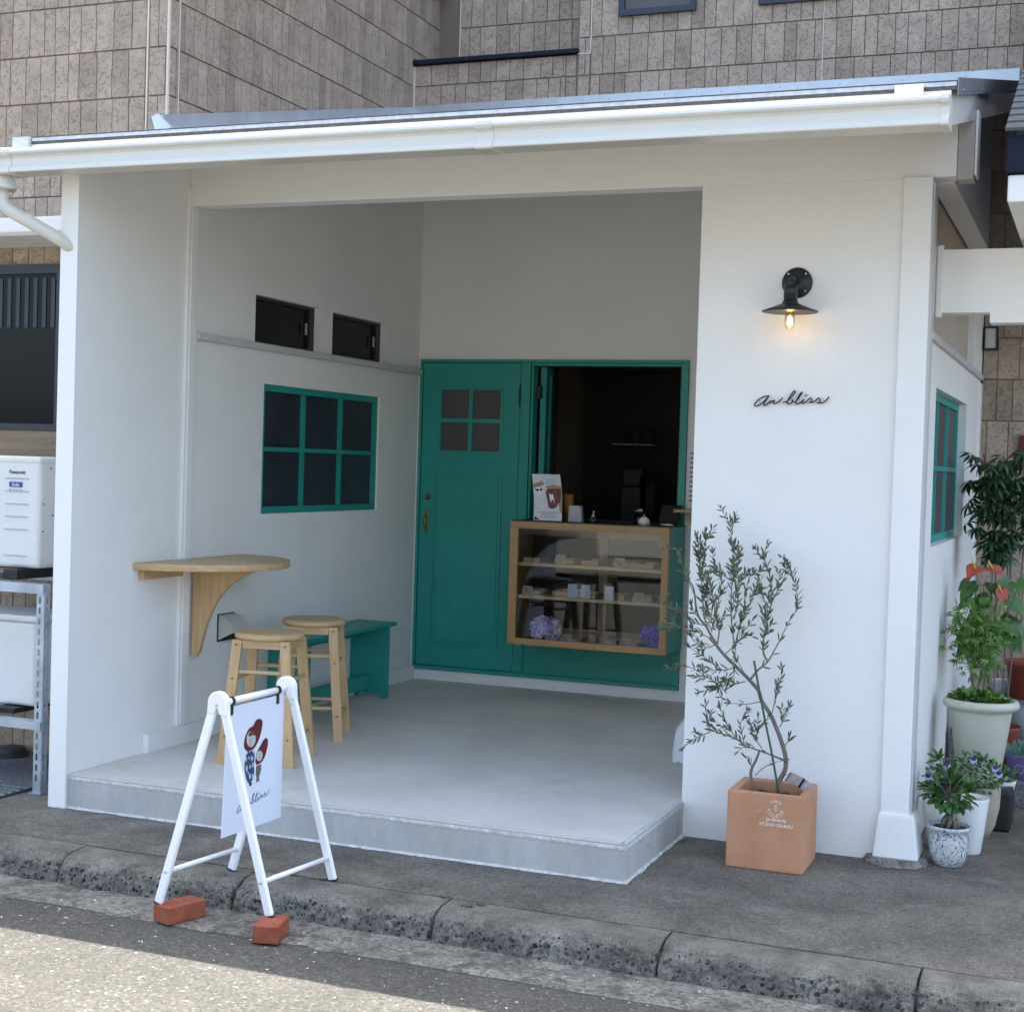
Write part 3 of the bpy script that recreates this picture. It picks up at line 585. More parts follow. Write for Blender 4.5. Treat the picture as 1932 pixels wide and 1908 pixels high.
siding(s_, 'y', 3.508, -1, 3.31, 7.5, 0, 3.6, (), 6)
siding(s_, 'y', 3.858, -1, -.02, .90, 3.99, 9.0, (), 7)
siding(s_, 'x', -.183, 1, 3.5, 3.86, 4.0, 10.0, (), 8)
s_.build('cladding', M['siding'], tb)
w_ = MB()
w_.box(-6, -.183, .863, 9, 0, 4.50).box(-.183, .905, 3.858, 3.95, 3.9, 13.0).box(.905, 8, 3.508, 3.6, 3.6, 13.0).box(-.183, .905, 3.508, 3.86, 3.5, 3.955)
w_.box(3.31, 8, 3.508, 3.6, 0, 3.6).box(-.183, -.1, 3.6, 9, 4.5, 13.0).box(7.9, 8, 3.6, 9, 0, 13.0).box(-.183, 8, 8.9, 9, 0, 13.0)
w_.build('wall', M['sidinggap'], tb)
MB().box(-6.03, -.15, .855, 9.03, 4.5, 4.585).build('roof', M['navy'], tb); MB().box(-.21, 8.03, 3.50, 9.03, 13.0, 13.2).build('roof', M['navy'], tb)  # height above the view is made up, raised to block the sun
c_ = MB()
for x in (-.291,): c_.box(x - .004, x + .004, .852, .864, 0, 4.5)
c_.box(-.184, -.174, .852, .866, 0, 4.5).box(-.184, -.174, .938, .946, 2.5, 4.5).box(-.184, -.168, 3.494, 3.508, 3.6, 3.95)
c_.box(-.03, -.022, 3.85, 3.86, 3.99, 9).box(.984, .990, 3.498, 3.508, 3.955, 9).box(.904, .986, 3.4975, 3.507, 3.952, 3.958).box(2.3705, 2.3755, 3.4995, 3.507, 3.6, 10.6)
c_.split('caulk_joint', M['caulk'], tb)
MB().box(-.19, .915, 3.47, 3.86, 3.957, 3.985).build('dark_ledge', M['navy'], tb, bevel=.004)
for (x0, x1) in ((1.165, 1.63), (2.0, 2.47)):
    f = MB().wall('y', 3.475, 3.51, (x0, x1), (4.155, 4.95), [(x0 + .03, x1 - .03, 4.19, 4.92)]).build('window', M['navyalu'], tb, bevel=.003)
    MB().box(x0 + .03, x1 - .03, 3.492, 3.497, 4.19, 4.92).build('pane', M['greyglass'], f)
f = MB().wall('y', .835, .87, (-2.1, -.735), (1.575, 2.375), [(-2.07, -1.44, 1.605, 2.33), (-1.40, -.765, 1.605, 2.33)]).build('window', M['navyalu'], tb, label='large dark sliding window left of the cafe')
MB().box(-2.07, -.765, .85, .856, 1.605, 2.33).build('pane', M['blackglass'], f)
cu = MB()
for i in range(24): cu.box(-2.0 + i * .052, -2.0 + i * .052 + .022, .846, .849, 2.07, 2.31)
cu.build('louvre', M['navyalu'], f)
MB().box(-2.2, -.735, .845, .868, 1.445, 1.573).build('wood_band', M['woodband'], tb)
MB().prism([(.50, 2.475), (.50, 2.54), (.86, 2.56), (.86, 2.46), (.52, 2.46)], 'x', -2.6, -.30).build('window_canopy', M['trim'], tb, bevel=.004)

# ================================================================ CAFE
cf = thing('white_cafe', 'small white stucco cafe with teal door and open corner porch', 'building', (0, .8, 0))
def ztop(y): return 2.775 + .243 * y
def zsof(y): return 2.630 + .243 * y
big = (1.495, 2.795, 1.192, 1.848); u1_ = (1.395, 2.055, 2.045, 2.285); u2_ = (2.197, 2.848, 2.045, 2.280)
lw = MB().wall('x', -.082, 0, (0, 3.32), (0, 2.6), [big, u1_, u2_]); lw.prism([(0, 2.6), (3.32, 2.6), (3.32, zsof(3.32)), (0, zsof(0))], 'x', -.082, 0)
lw.build('wall', M['stucco'], cf)
MB().box(-.0835, .0015, -.004, .0, 0.0, 2.614).build('end_trim', M['trim'], cf)
MB().box(0, .016, .775, .86, .2265, 2.70).box(.016, .022, .792, .84, .2265, 2.616).build('corner_trim', M['trim'], cf, bevel=.003)
MB().box(.001, .032, .53, 3.31, .1427, .226).build('baseboard', M['trim'], cf, bevel=.002)
MB().box(.001, .034, .861, 3.318, 2.012, 2.0445).build('ledge', M['ledge'], cf, bevel=.004)
bw = MB().wall('y', 3.32, 3.42, (0, 2.5), (.143, 3.3), [(.0178, 1.7125, .208, 2.108)]).prism([(0, 3.3), (2.5, 3.3), (2.5, zsof(3.32)), (0, zsof(3.32))], 'y', 3.32, 3.42)
bw.build('wall', M['stucco'], cf)
rw = MB().wall('y', .8, .9, (2.411, 3.2), (0, 2.616)).box(2.411, 2.49, .9002, 3.319, .143, 2.6)
rw.prism([(.9, 2.6), (3.319, 2.6), (3.319, zsof(3.319)), (.9, zsof(.9))], 'x', 2.411, 2.49)
rw.build('wall', M['stucco'], cf)
MB().box(3.2, 3.308, .775, .90, .18, 2.616).build('post', M['trim'], cf, bevel=.004)
MB().box(3.3085, 3.315, .80, .90, .18, 2.6).build('post_strip', M['ledge'], cf)
pd = MB(); a0, a1 = (3.180, 3.350, .745, .93), (3.194, 3.330, .762, .90)
pd.add([(a0[0], a0[2], .024), (a0[1], a0[2], .024), (a0[1], a0[3], .024), (a0[0], a0[3], .024)] + [(a1[0], a1[2], .178), (a1[1], a1[2], .178), (a1[1], a1[3], .178), (a1[0], a1[3], .178)]
       + [(a1[0] + .004, a1[2] + .004, .192), (a1[1] - .004, a1[2] + .004, .192), (a1[1] - .004, a1[3], .192), (a1[0] + .004, a1[3], .192)],
       [(0, 3, 2, 1), (0, 1, 5, 4), (1, 2, 6, 5), (2, 3, 7, 6), (3, 0, 4, 7), (4, 5, 9, 8), (5, 6, 10, 9), (6, 7, 11, 10), (7, 4, 8, 11), (8, 9, 10, 11)])
pd.build('post_base', M['stucco'], cf, bevel=.005)
mp0 = MB(); ring = [(3.262 + .125 * math.cos(a) * (1 + .12 * noise.noise(Vector((math.cos(a) * 2, math.sin(a) * 2, 0)))), .80 + .10 * math.sin(a) * (1 + .2 * noise.noise(Vector((math.cos(a) * 3, math.sin(a) * 3, 4))))) for a in [i * math.pi / 24 for i in range(48)]]
V = [(x, y, .0012) for x, y in ring] + [(3.262 + (x - 3.262) * .86, .80 + (y - .80) * .84, .0245) for x, y in ring] + [(3.262, .80, .0245)]
mp0.add(V, [(i, (i + 1) % 48, 48 + (i + 1) % 48, 48 + i) for i in range(48)] + [(48 + i, 48 + (i + 1) % 48, 96) for i in range(48)], True); mp0.build('mortar_patch', M['apron'], kind='structure')
MB().box(.0005, 3.39, .797, .898, 2.6165, 2.815).build('beam', M['trim'], cf, bevel=.003)
MB().box(3.3915, 3.452, .797, .90, 2.604, 2.85).build('beam_cap', M['beamgrey'], cf, bevel=.003)
MB().box(3.4535, 3.462, .80, .90, 2.62, 2.86).build('beam_cap_edge', M['trim'], cf)
# side wall, with window, ledge, recessed upper wall
sw = (1.25, 2.70, 1.195, 1.848)
MB().wall('x', 3.20, 3.300, (.9, 3.5), (0, 2.015), [sw]).build('wall', M['stucco'], cf)
MB().wall('x', 3.20, 3.272, (.9, 3.5), (2.0155, 2.6)).prism([(.9, 2.6), (3.5, 2.6), (3.5, zsof(3.5)), (.9, zsof(.9))], 'x', 3.20, 3.272).build('upper_side_wall', M['soffit'], cf)
MB().box(3.205, 3.318, .905, 3.46, 2.016, 2.046).build('ledge', M['ledge'], cf, bevel=.004)
MB().box(3.22, 3.312, 3.38, 3.5, 0, 2.0).box(3.22, 3.305, 2.95, 3.5, 2.0465, 2.6).build('rear_post', M['trim'], cf, bevel=.003)
MB().box(3.285, 3.375, .91, 2.68, 2.61, 2.70).prism([(.91, 2.70), (2.68, 2.70), (2.68, zsof(2.68)), (.91, zsof(.91))], 'x', 3.285, 3.375).build('side_beam', M['trim'], cf, bevel=.003)
# roof
MB().prism([(-.10, ztop(-.1) - .031), (3.49, ztop(3.49) - .031), (3.49, ztop(3.49)), (-.10, ztop(-.1))], 'x', -.165, 3.468).build('roof', M['roof'], cf)
MB().prism([(-.098, zsof(-.098)), (3.495, zsof(3.495)), (3.495, ztop(3.495) - .0315), (-.098, ztop(-.098) - .0315)], 'x', -.165, 3.45).build('eave_board', M['gutter'], cf)
MB().box(-.245, -.166, -.12, .0, 2.66, 2.748).build('verge_cap', M['capblue'], cf, bevel=.002)
vm = MB().prism([(-.105, ztop(-.1) - .05), (3.48, ztop(3.48) - .05), (3.48, ztop(3.48) + .006), (-.105, ztop(-.1) + .006)], 'x', 3.469, 3.4735)
for i in range(14): y = .05 + i * .26; vm.lathe([(.0045, 0), (.003, .0025)], (0, 0, 0), 8, Matrix.Translation((3.4735, y, ztop(y) - .035)) @ Matrix.Rotation(R(90), 4, 'Y'))
vm.build('verge_metal', M['vergedark'], cf)
fl = MB()
fl.prism([(.80, ztop(.8) + .002), (3.49, ztop(3.49) + .002), (3.49, ztop(3.49) + .075), (.80, ztop(.80) + .075)], 'x', -.166, -.158)
fl.box(-.158, 3.44, 3.478, 3.486, ztop(3.48) + .002, ztop(3.48) + .078)
fl.prism([(.86, ztop(.86) + .001), (3.47, ztop(3.47) + .001), (3.47, ztop(3.47) + .007), (.86, ztop(.86) + .007)], 'x', -.1575, -.08)
for i in range(8): y = 1.0 + i * .33; fl.lathe([(.005, 0), (.003, .003)], (0, 0, 0), 8, Matrix.Translation((-.158, y, ztop(y) + .055)) @ Matrix.Rotation(R(90), 4, 'Y'))
for i in range(10): x = .1 + i * .34; fl.lathe([(.005, 0), (.003, .003)], (0, 0, 0), 8, Matrix.Translation((x, 3.478, ztop(3.48) + .055)) @ Matrix.Rotation(R(90), 4, 'X'))
fl.box(1.62, 1.655, 3.4745, 3.478, ztop(3.48) + .01, ztop(3.48) + .08).box(-.158, -.156, 1.55, 1.552, ztop(1.5) + .02, ztop(1.5) + .08)
fl.build('flashing', M['roofmetal'], cf)
MB().prism([(-.176, ztop(.75) - .01), (-.10, ztop(.75)), (-.10, ztop(.75) + .022), (-.176, ztop(.8) + .075), (-.205, ztop(.8) + .06)], 'y', .775, .80).build('flashing_end', M['flashlight'], cf)
MB().box(-.160, 3.466, -.1045, -.1005, ztop(-.1) - .019, ztop(-.1) - .006).build('starter_strip', M['granule'], cf)
# gutter
gp = [(-.100, 2.588), (-.205, 2.588), (-.208, 2.592), (-.207, 2.607), (-.197, 2.612), (-.192, 2.622), (-.1935, 2.645), (-.199, 2.654), (-.212, 2.660), (-.216, 2.666), (-.213, 2.678), (-.205, 2.681), (-.198, 2.677),
      (-.186, 2.66), (-.184, 2.60), (-.112, 2.60), (-.112, 2.685), (-.100, 2.685)]
g = MB().prism(gp, 'x', -2.0, 3.452); g.build('gutter', M['gutter'], cf, bevel=.0015)
gs = MB()
big_p = [(-.098, 2.584), (-.207, 2.584), (-.212, 2.59), (-.211, 2.609), (-.200, 2.615), (-.196, 2.624), (-.1975, 2.645), (-.203, 2.650), (-.216, 2.656), (-.221, 2.666), (-.217, 2.683), (-.205, 2.688), (-.11, 2.688)]
gs.prism(big_p, 'x', 1.845, 1.91).prism(big_p, 'x', 3.43, 3.456).prism(big_p, 'x', -.36, -.184)
gs.box(3.275, 3.365, -.125, .0, 2.685, 2.738)
gs.split('gutter_joint', M['gutter'], cf, bevel=.002)
dp = MB().lathe([(.075, 0), (.07, .02), (.05, .05), (.05, .055)][::-1], (-.26, -.155, 2.53), 4).tube([(-.262, -.155, 2.55), (-.262, -.155, 2.50), (-.258, -.150, 2.475), (-.24, -.14, 2.452), (-.10, -.03, 2.36), (-.02, .03, 2.30)], .027, 14)
dp.build('downpipe', M['gutter'], cf)
# left wall windows
def six_pane(name, axis_plane, frm, u, z, inn, label):
    """frame set into a wall normal to x; frm = (x0,x1)"""
    W_, H_ = u[1] - u[0], z[1] - z[0]; b = .034; m_ = .022; cw = (W_ - 2 * b - 2 * m_) / 3; ch = (H_ - 2 * b - m_) / 2
    hs = [(u[0] + b + i * (cw + m_), u[0] + b + i * (cw + m_) + cw, z[0] + b + j * (ch + m_), z[0] + b + j * (ch + m_) + ch) for i in range(3) for j in range(2)]
    f = MB().wall('x', frm[0], frm[1], u, z, hs).build(name, axis_plane, cf, label=label, bevel=.0025)
    for h in hs: MB().box(inn, inn + .004, *h).build('pane', M['darkglass'] if frm[1] < 1 else M['greyglass'], f)
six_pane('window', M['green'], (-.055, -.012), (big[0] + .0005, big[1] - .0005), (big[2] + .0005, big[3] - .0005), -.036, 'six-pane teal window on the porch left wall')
six_pane('window', M['green_lit'], (3.225, 3.262), (sw[0] + .0005, sw[1] - .0005), (sw[2] + .0005, sw[3] - .0005), 3.243, 'six-pane teal window on the outer side wall')
MB().box(-.081, -.078, 1.3, 2.9, 1.1, 2.35).build('window_backing', M['roomshade'], cf)
for (a, b, c, d) in (u1_, u2_):
    f = MB().wall('x', -.07, -.035, (a + .001, b - .001), (c + .001, d - .001), [(a + .02, b - .055, c + .018, d - .018)]).build('window', M['blackalu'], cf, label='small black sliding window high on the porch left wall')
    MB().box(-.056, -.052, a + .02, b - .055, c + .018, d - .018).build('pane', M['blackglass'], f)
    MB().box(-.035, -.029, b - .1, b - .085, c + .09, c + .15).build('latch', M['beamgrey'], f)
# door frame, door
fr = MB()
fr.box(.018, .0345, 3.300, 3.40, .2325, 2.0895).box(.018, 1.712, 3.300, 3.40, 2.090, 2.1078).box(.018, 1.712, 3.300, 3.40, .2085, .232).box(.682, .742, 3.303, 3.40, .2325, 2.0895).box(1.672, 1.712, 3.303, 3.40, .2325, 2.0895)
fr.box(.742, .757, 3.32, 3.40, 1.16, 2.0725).box(.742, 1.672, 3.312, 3.40, 2.0725, 2.0895).box(1.662, 1.672, 3.32, 3.4, 1.16, 2.0725)
fr.build('door_frame', M['green'], cf, bevel=.003)
MB().box(.7425, 1.6715, 3.322, 3.38, .2325, 1.142).build('counter_panel', M['green'], cf)
MB().box(.745, 1.66, 3.318, 3.324, .245, .2475).box(.7425, .748, 3.314, 3.325, .2325, 1.142).build('panel_bead', M['green'], cf)
ph = [(.163, .345, 1.555, 1.725), (.370, .552, 1.555, 1.725), (.163, .345, 1.75, 1.925), (.370, .552, 1.75, 1.925)]
dr = MB().wall('y', 3.312, 3.352, (.038, .677), (.236, 2.087), ph)
dr.wall('y', 3.3085, 3.3122, (.146, .570), (1.535, 1.945), [(.155, .561, 1.543, 1.937)])
dr.wall('y', 3.3055, 3.3122, (.128, .578), (.37, 1.405), [(.137, .569, .379, 1.396)]).wall('y', 3.3085, 3.3122, (.150, .556), (.392, 1.383), [(.1545, .5515, .3965, 1.3785)])
for i in range(1, 4): dr.box(.1545 + i * .0993, .1558 + i * .0993, 3.3114, 3.3122, .3965, 1.3785)
door = dr.build('door', M['green'], cf, bevel=.001, seg=1)
for h in ph: MB().box(h[0], h[1], 3.325, 3.329, h[2], h[3]).build('pane', M['greyglass'], door)
MB().lathe([(.018, 0), (.018, .006), (.011, .008), (.013, .022), (.009, .028)], (0, 0, 0), 20, Matrix.Translation((.088, 3.312, 1.268)) @ Matrix.Rotation(R(90), 4, 'X')).build('lock_knob', M['brass'], door)
MB().box(.075, .097, 3.305, 3.312, 1.045, 1.18).tube([(.086, 3.305, 1.07), (.086, 3.285, 1.085), (.086, 3.282, 1.11), (.086, 3.285, 1.14), (.086, 3.305, 1.155)], .006, 8).build('handle', M['brass'], door, bevel=.002)
for z in (1.82, .40): MB().tube([(.679, 3.306, z), (.679, 3.306, z + .14)], .006, 8).box(.672, .686, 3.300, 3.312, z + .03, z + .11).build('hinge', M['black'], door)
# inward-opened serving sash
sa = MB().wall('x', .772, .808, (3.405, 3.52), (1.17, 2.068), [(3.435, 3.495, 1.215, 2.02)]).build('serving_sash', M['green'], cf, bevel=.002)
MB().box(.788, .792, 3.435, 3.495, 1.215, 2.02).build('pane', M['darkglass'], sa)
MB().box(.752, .784, 3.365, 3.41, 1.88, 1.96).build('hinge', M['black'], sa, bevel=.003)
# the dark room inside
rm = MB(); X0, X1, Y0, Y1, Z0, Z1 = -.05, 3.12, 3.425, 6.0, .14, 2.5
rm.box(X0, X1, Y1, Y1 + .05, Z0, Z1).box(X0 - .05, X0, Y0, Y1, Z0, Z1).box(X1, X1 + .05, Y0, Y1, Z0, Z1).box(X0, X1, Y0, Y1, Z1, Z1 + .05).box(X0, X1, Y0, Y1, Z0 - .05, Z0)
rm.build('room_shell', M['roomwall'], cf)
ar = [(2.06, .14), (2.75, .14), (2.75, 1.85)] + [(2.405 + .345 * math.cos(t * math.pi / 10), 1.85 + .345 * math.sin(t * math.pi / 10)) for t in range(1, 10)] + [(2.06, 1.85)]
MB().prism(ar, 'y', 5.97, 5.998).build('room_arch_shade', M['roomshade'], cf)  # flat dark slab stands for the shade in an arched opening
MB().box(.45, 1.15, 5.2, 5.95, .14, 2.15).build('room_cabinet', M['roomshade'], cf)
MB().box(1.70, 1.76, 5.985, 5.998, 1.25, 1.36).build('wall_switch', M['roomshade'], cf)
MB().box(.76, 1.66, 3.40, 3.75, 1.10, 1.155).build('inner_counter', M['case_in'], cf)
# the building across the street, only seen mirrored in the case glass
oh = thing('opposite_house', 'cream rendered house across the road, facing the cafe', 'house', (1.5, -13.2, 0))
hw = [(-3.2 + i * 1.5, -2.5 + i * 1.5, .9, 1.8) for i in range(6)] + [(-3.2 + i * 1.5, -2.5 + i * 1.5, 2.9, 3.8) for i in range(6)]
MB().wall('y', -13.4, -13.2, (-4, 7), (0, 4.6), hw).box(-4, 7, -18, -17.8, 0, 4.6).box(-4, -3.8, -17.8, -13.4, 0, 4.6).box(6.8, 7, -17.8, -13.4, 0, 4.6).build('wall', M['housewall'], oh)
MB().prism([(-18.3, 4.6), (-12.8, 4.6), (-15.5, 6.0)], 'x', -4.3, 7.3).build('roof', M['slate'], oh)
for h in hw: MB().box(h[0], h[1], -13.32, -13.3, h[2], h[3]).build('window', M['greyglass'], oh)

# ================================================================ NEIGHBOUR ON THE RIGHT
nb = thing('neighbour_canopy', 'neighbouring slate roofed canopy with navy fascia and white box eave, cut by the right edge', 'canopy', (3.6, .15, 0))
rf = MB(); s = .49
for i in range(40):
    y0 = .14 + i * .085; rf.prism([(y0, 2.632 + i * .085 * s), (y0 + .10, 2.632 + (i * .085 + .10) * s - .004), (y0 + .10, 2.632 + (i * .085 + .10) * s + .004), (y0, 2.632 + i * .085 * s + .012)], 'x', 3.602, 4.3)
rf.build('roof', M['slate'], nb, bevel=.001, seg=1)
MB().box(3.608, 4.28, .165, .22, 2.50, 2.622).build('fascia', M['navy'], nb, bevel=.004)
MB().prism([(.18, 2.50), (.22, 2.62), (3.45, 4.19), (3.45, 2.50)], 'x', 3.612, 3.63).build('gable_board', M['navy'], nb)
MB().box(3.615, 4.25, .18, 1.45, 2.405, 2.495).build('box_eave', M['trim'], nb, bevel=.005)
MB().box(3.62, 4.25, 1.46, 3.4, 2.50, 2.54).build('added_shade_ceiling', M['soffit'], nb)  # unseen ceiling added to keep the siding behind it dark
MB().box(4.15, 4.25, 1.12, 1.22, 0, 2.404).build('post', M['trim'], nb)
cb = thing('white_cross_beam', 'white horizontal carport beam running right from behind the front post', 'beam', (3.4, 1.0, 2.1))
MB().prism([(3.325, 2.125), (3.515, 2.125), (3.515, 2.085), (4.3, 2.085), (4.3, 2.372), (3.325, 2.372)], 'y', 1.0, 1.10).build('beam', M['trim'], cb, bevel=.003)
MB().box(3.302, 3.312, .985, 1.09, 2.115, 2.385).box(3.312, 3.336, .975, .999, 2.105, 2.385).build('bracket', M['trim'], cb, bevel=.003)
wlight = thing('wall_light_box', 'small rectangular frosted light with black rim on the siding right of the cafe', 'wall light', (3.345, 3.47, 2.18))
MB().wall('y', 3.43, 3.50, (3.312, 3.384), (2.182, 2.305), [(3.319, 3.377, 2.189, 2.298)]).build('rim', M['blackplastic'], wlight)
MB().box(3.319, 3.377, 3.437, 3.49, 2.189, 2.298).build('lens', M['frost'], wlight, bevel=.003)
rs = thing('red_wall_sign', 'dark red plate on the siding above the tall dark-leaved plant', 'sign', (3.60, 3.49, 1.63))
MB().box(3.512, 3.70, 3.47, 3.499, 1.632, 1.722).build('plate', M['redsign'], rs, bevel=.004)
MB().prism([(3.540, 1.664), (3.558, 1.684), (3.566, 1.679), (3.556, 1.664)], 'y', 3.466, 3.4695).build('mark', M['whiteink'], rs)
MB().box(3.54, 4.6, 2.06, 3.0, .0, .108).build('granite_step', M['granite'], label='rough grey granite step under the purple pot', cat='step', loc=(3.9, 2.06, 0), bevel=.004)

# ================================================================ LEFT SIDE YARD
ac = thing('air_conditioner', 'upper outdoor air conditioner unit with round fan grille, on the metal rack', 'air conditioner', (-.8, .45, .95))
ax0, ax1, ay0, ay1, az0, az1 = -1.15, -.405, .30, .58, .955, 1.447
MB().box(ax0, ax1, ay0, ay1, az0, az1).build('casing', M['acwhite'], ac, bevel=.02, seg=4)
MB().box(ax0 - .002, ax1 + .003, ay0 - .004, ay1 + .003, 1.418, 1.449).build('top_cover', M['acwhite'], ac, bevel=.010, seg=3)
gm = MB(); cx, cz = -.862, 1.195
for r_ in [.03 + i * .0095 for i in range(19)]:
    gm.tube([(cx + r_ * math.cos(a * math.pi / 18), .292, cz + r_ * math.sin(a * math.pi / 18)) for a in range(37)], .0022, 4, caps=False)
for k in range(8): a = k * math.pi / 4; gm.tube([(cx + .02 * math.cos(a), .290, cz + .02 * math.sin(a)), (cx + .205 * math.cos(a), .290, cz + .205 * math.sin(a))], .003, 4)
gm.build('fan_grille', M['acgrey'], ac)
MB().lathe([(.205, 0), (.205, .004)], (0, 0, 0), 40, Matrix.Translation((cx, .2985, cz)) @ Matrix.Rotation(R(90), 4, 'X')).build('fan_recess', M['acdark'], ac)
MB().tube([(cx + .213 * math.cos(a * math.pi / 24), .296, cz + .213 * math.sin(a * math.pi / 24)) for a in range(49)], .005, 6, caps=False).build('fan_ring', M['acwhite'], ac)
gv = MB()
for i, z in enumerate((1.349, 1.292, 1.236, 1.180, 1.123, 1.057 - .05)): gv.box(-.590 - i * .001, -.466, .2955, .302, z, z + .004)
gv.split('panel_groove', M['acgrey'], ac)
text_mesh('Panasonic', .024, frame((-.528, .2985, 1.371), (1, 0, 0), (0, 0, 1)), ac, 'brand_lettering', M['navytext'], .0008, sx=.95)
MB().box(-.570, -.500, .2965, .2995, 1.312, 1.335).build('blue_label', M['bluelabel'], ac)
text_mesh('Eolia', .021, frame((-.535, .2955, 1.316), (1, 0, 0), (0, 0, 1)), ac, 'label_lettering', M['whiteink'], .0006, shear=.25)
MB().box(-.572, -.565, .2975, .2995, 1.297, 1.304).box(-.562, -.512, .298, .2995, 1.299, 1.302).prism([(-.510, 1.296), (-.503, 1.305), (-.500, 1.304), (-.503, 1.296)], 'y', .298, .2995).build('small_print', M['acgrey'], ac)
MB().box(ax1 - .001, ax1 + .05, .42, .56, .965, 1.16).box(ax1 - .001, ax1 + .022, .40, .56, 1.16, 1.33).build('valve_cover', M['acwhite'], ac, bevel=.015, seg=3)
sc_ = MB()
for (y, z) in ((.325, 1.24), (.325, 1.12), (.39, 1.19), (.37, 1.40)): sc_.lathe([(.004, 0), (.003, .003)], (0, 0, 0), 8, Matrix.Translation((ax1 + .0005, y, z)) @ Matrix.Rotation(R(90), 4, 'Y'))
sc_.split('screw', M['black'], ac)
ac2 = thing('air_conditioner', 'lower plain cream outdoor unit inside the metal rack', 'air conditioner', (-.8, .45, .34))
MB().box(-1.15, -.408, .30, .60, .343, .715).build('casing', M['acwhite'], ac2, bevel=.018, seg=4)
MB().box(-1.155, -.402, .295, .605, .716, .745).build('top_cover', M['acwhite'], ac2, bevel=.01, seg=3)
MB().box(-.4075, -.403, .40, .55, .36, .70).build('side_cover', M['acwhite'], ac2, bevel=.003)
rk = thing('metal_rack', 'galvanised slotted angle rack carrying the two outdoor units', 'rack', (-.7, .4, 0))
def slotted(x0, y0, z0, z1, name='post'):
    m = MB(); hs = []; z = z0 + .05
    while z < z1 - .04: hs.append((x0 + .011, x0 + .022, z, z + .028)); z += .045
    m.wall('y', y0, y0 + .003, (x0, x0 + .038), (z0, z1), hs)
    hs = [(y0 + .014, y0 + .024, h[2], h[3]) for h in hs]
    m.wall('x', x0 + .038, x0 + .041, (y0, y0 + .038), (z0, z1), hs); m.box(x0 - .012, x0 + .05, y0 - .012, y0 + .05, z0 - .006, z0)
    return m.build(name, M['galv'], rk)
slotted(-.288, .15, .007, .905); slotted(-.262, .66, .007, .905); slotted(-1.3, .20, .007, .905); slotted(-1.3, .66, .007, .905)
for z, zz in ((.905, .865), (.315, .28)):
    MB().box(-1.3, -.245, .136, .148, zz, z).box(-1.3, -.245, .148, .19, z - .004, z).build('rail', M['galv'], rk)
    MB().box(-1.3, -.221, .70, .712, zz, z).build('rail', M['galv'], rk)
    MB().box(-.263, -.2245, .198, .70, zz + .004, z - .005).build('rail', M['galv'], rk)
    for x in (-.62, -1.05): MB().box(x, x + .045, .19, .70, z + .001, z + .028).build('cross_bar', M['galv'], rk)
    MB().box(-.665, -.622, .176, .21, z - .035, z + .03).build('clamp', M['brass'], rk, bevel=.003)
MB().box(-.545, -.47, .24, .60, .907, .951).build('rubber_mount', M['blackplastic'], rk); MB().box(-.56, -.47, .24, .6, .317, .340).build('rubber_mount', M['blackplastic'], rk)
ld = thing('round_black_lid', 'round black drain lid on the yard floor under the rack', 'lid', (-1.0, .82, 0))
MB().lathe([(.075, 0), (.075, .035), (.07, .04), (.0, .042)], (-.92, .76, .001), 32).build('lid', M['conc_black'], ld)
MB().lathe([(.088, 0), (.088, .016), (.06, .018)], (-.92, .76, 0), 32).build('collar', M['conc_black'], ld)
gt = thing('drain_grate', 'blue-grey steel drain grate in the pavement at the left edge', 'grate', (-.6, .08, 0))
m = MB()
for i in range(30): m.box(-1.2 + i * .028, -1.2 + i * .028 + .006, -.045, .205, .002, .010)
for y in (-.05, .0, .05, .1, .15, .2): m.box(-1.21, -.355, y, y + .007, .001, .0085)
m.build('bars', M['grate'], gt); MB().box(-1.22, -.345, -.056, .215, .0005, .002).build('pit', M['conc_black'], gt)
MB().wall('y', -.062, -.056, (-1.22, -.345), (0, .011)).box(-.345, -.338, -.06, .22, 0, .011).build('edge', M['conc_black'], gt)
sheet('yard_floor', -6, -.09, .22, .862, .0015, M['granite'])

# ================================================================ WALL THINGS
vh = thing('vent_hood', 'small cream wall vent hood low on the porch left wall beside the stools', 'vent', (0.0, 1.18, .58))
ang = [(0, .71), (.035, .705), (.07, .675), (.088, .635), (.092, .625)]
hp = [(.0, .585), (.0, .712)] + [(.085 * math.sin(a), .627 + .085 * math.cos(a)) for a in [i * math.pi / 16 for i in range(9)]]
m = MB().prism([(.004, .59), (.004, .712), (.034, .705), (.060, .688), (.080, .660), (.088, .632)], 'y', 1.125, 1.132)
m.prism([(.004, .59), (.004, .712), (.034, .705), (.060, .688), (.080, .660), (.088, .632)], 'y', 1.255, 1.262)
for a, b in (((.004, .712), (.034, .705)), ((.034, .705), (.060, .688)), ((.060, .688), (.080, .660)), ((.080, .660), (.088, .632))):
    m.prism([a, b, (b[0] - .002, b[1] - .004), (a[0], a[1] - .004)], 'y', 1.1321, 1.2549)
m.build('hood', M['ventcream'], vh); MB().box(.0005, .0036, 1.118, 1.268, .582, .716).box(.0036, .045, 1.15, 1.235, .592, .625).build('back_plate', M['blackplastic'], vh)

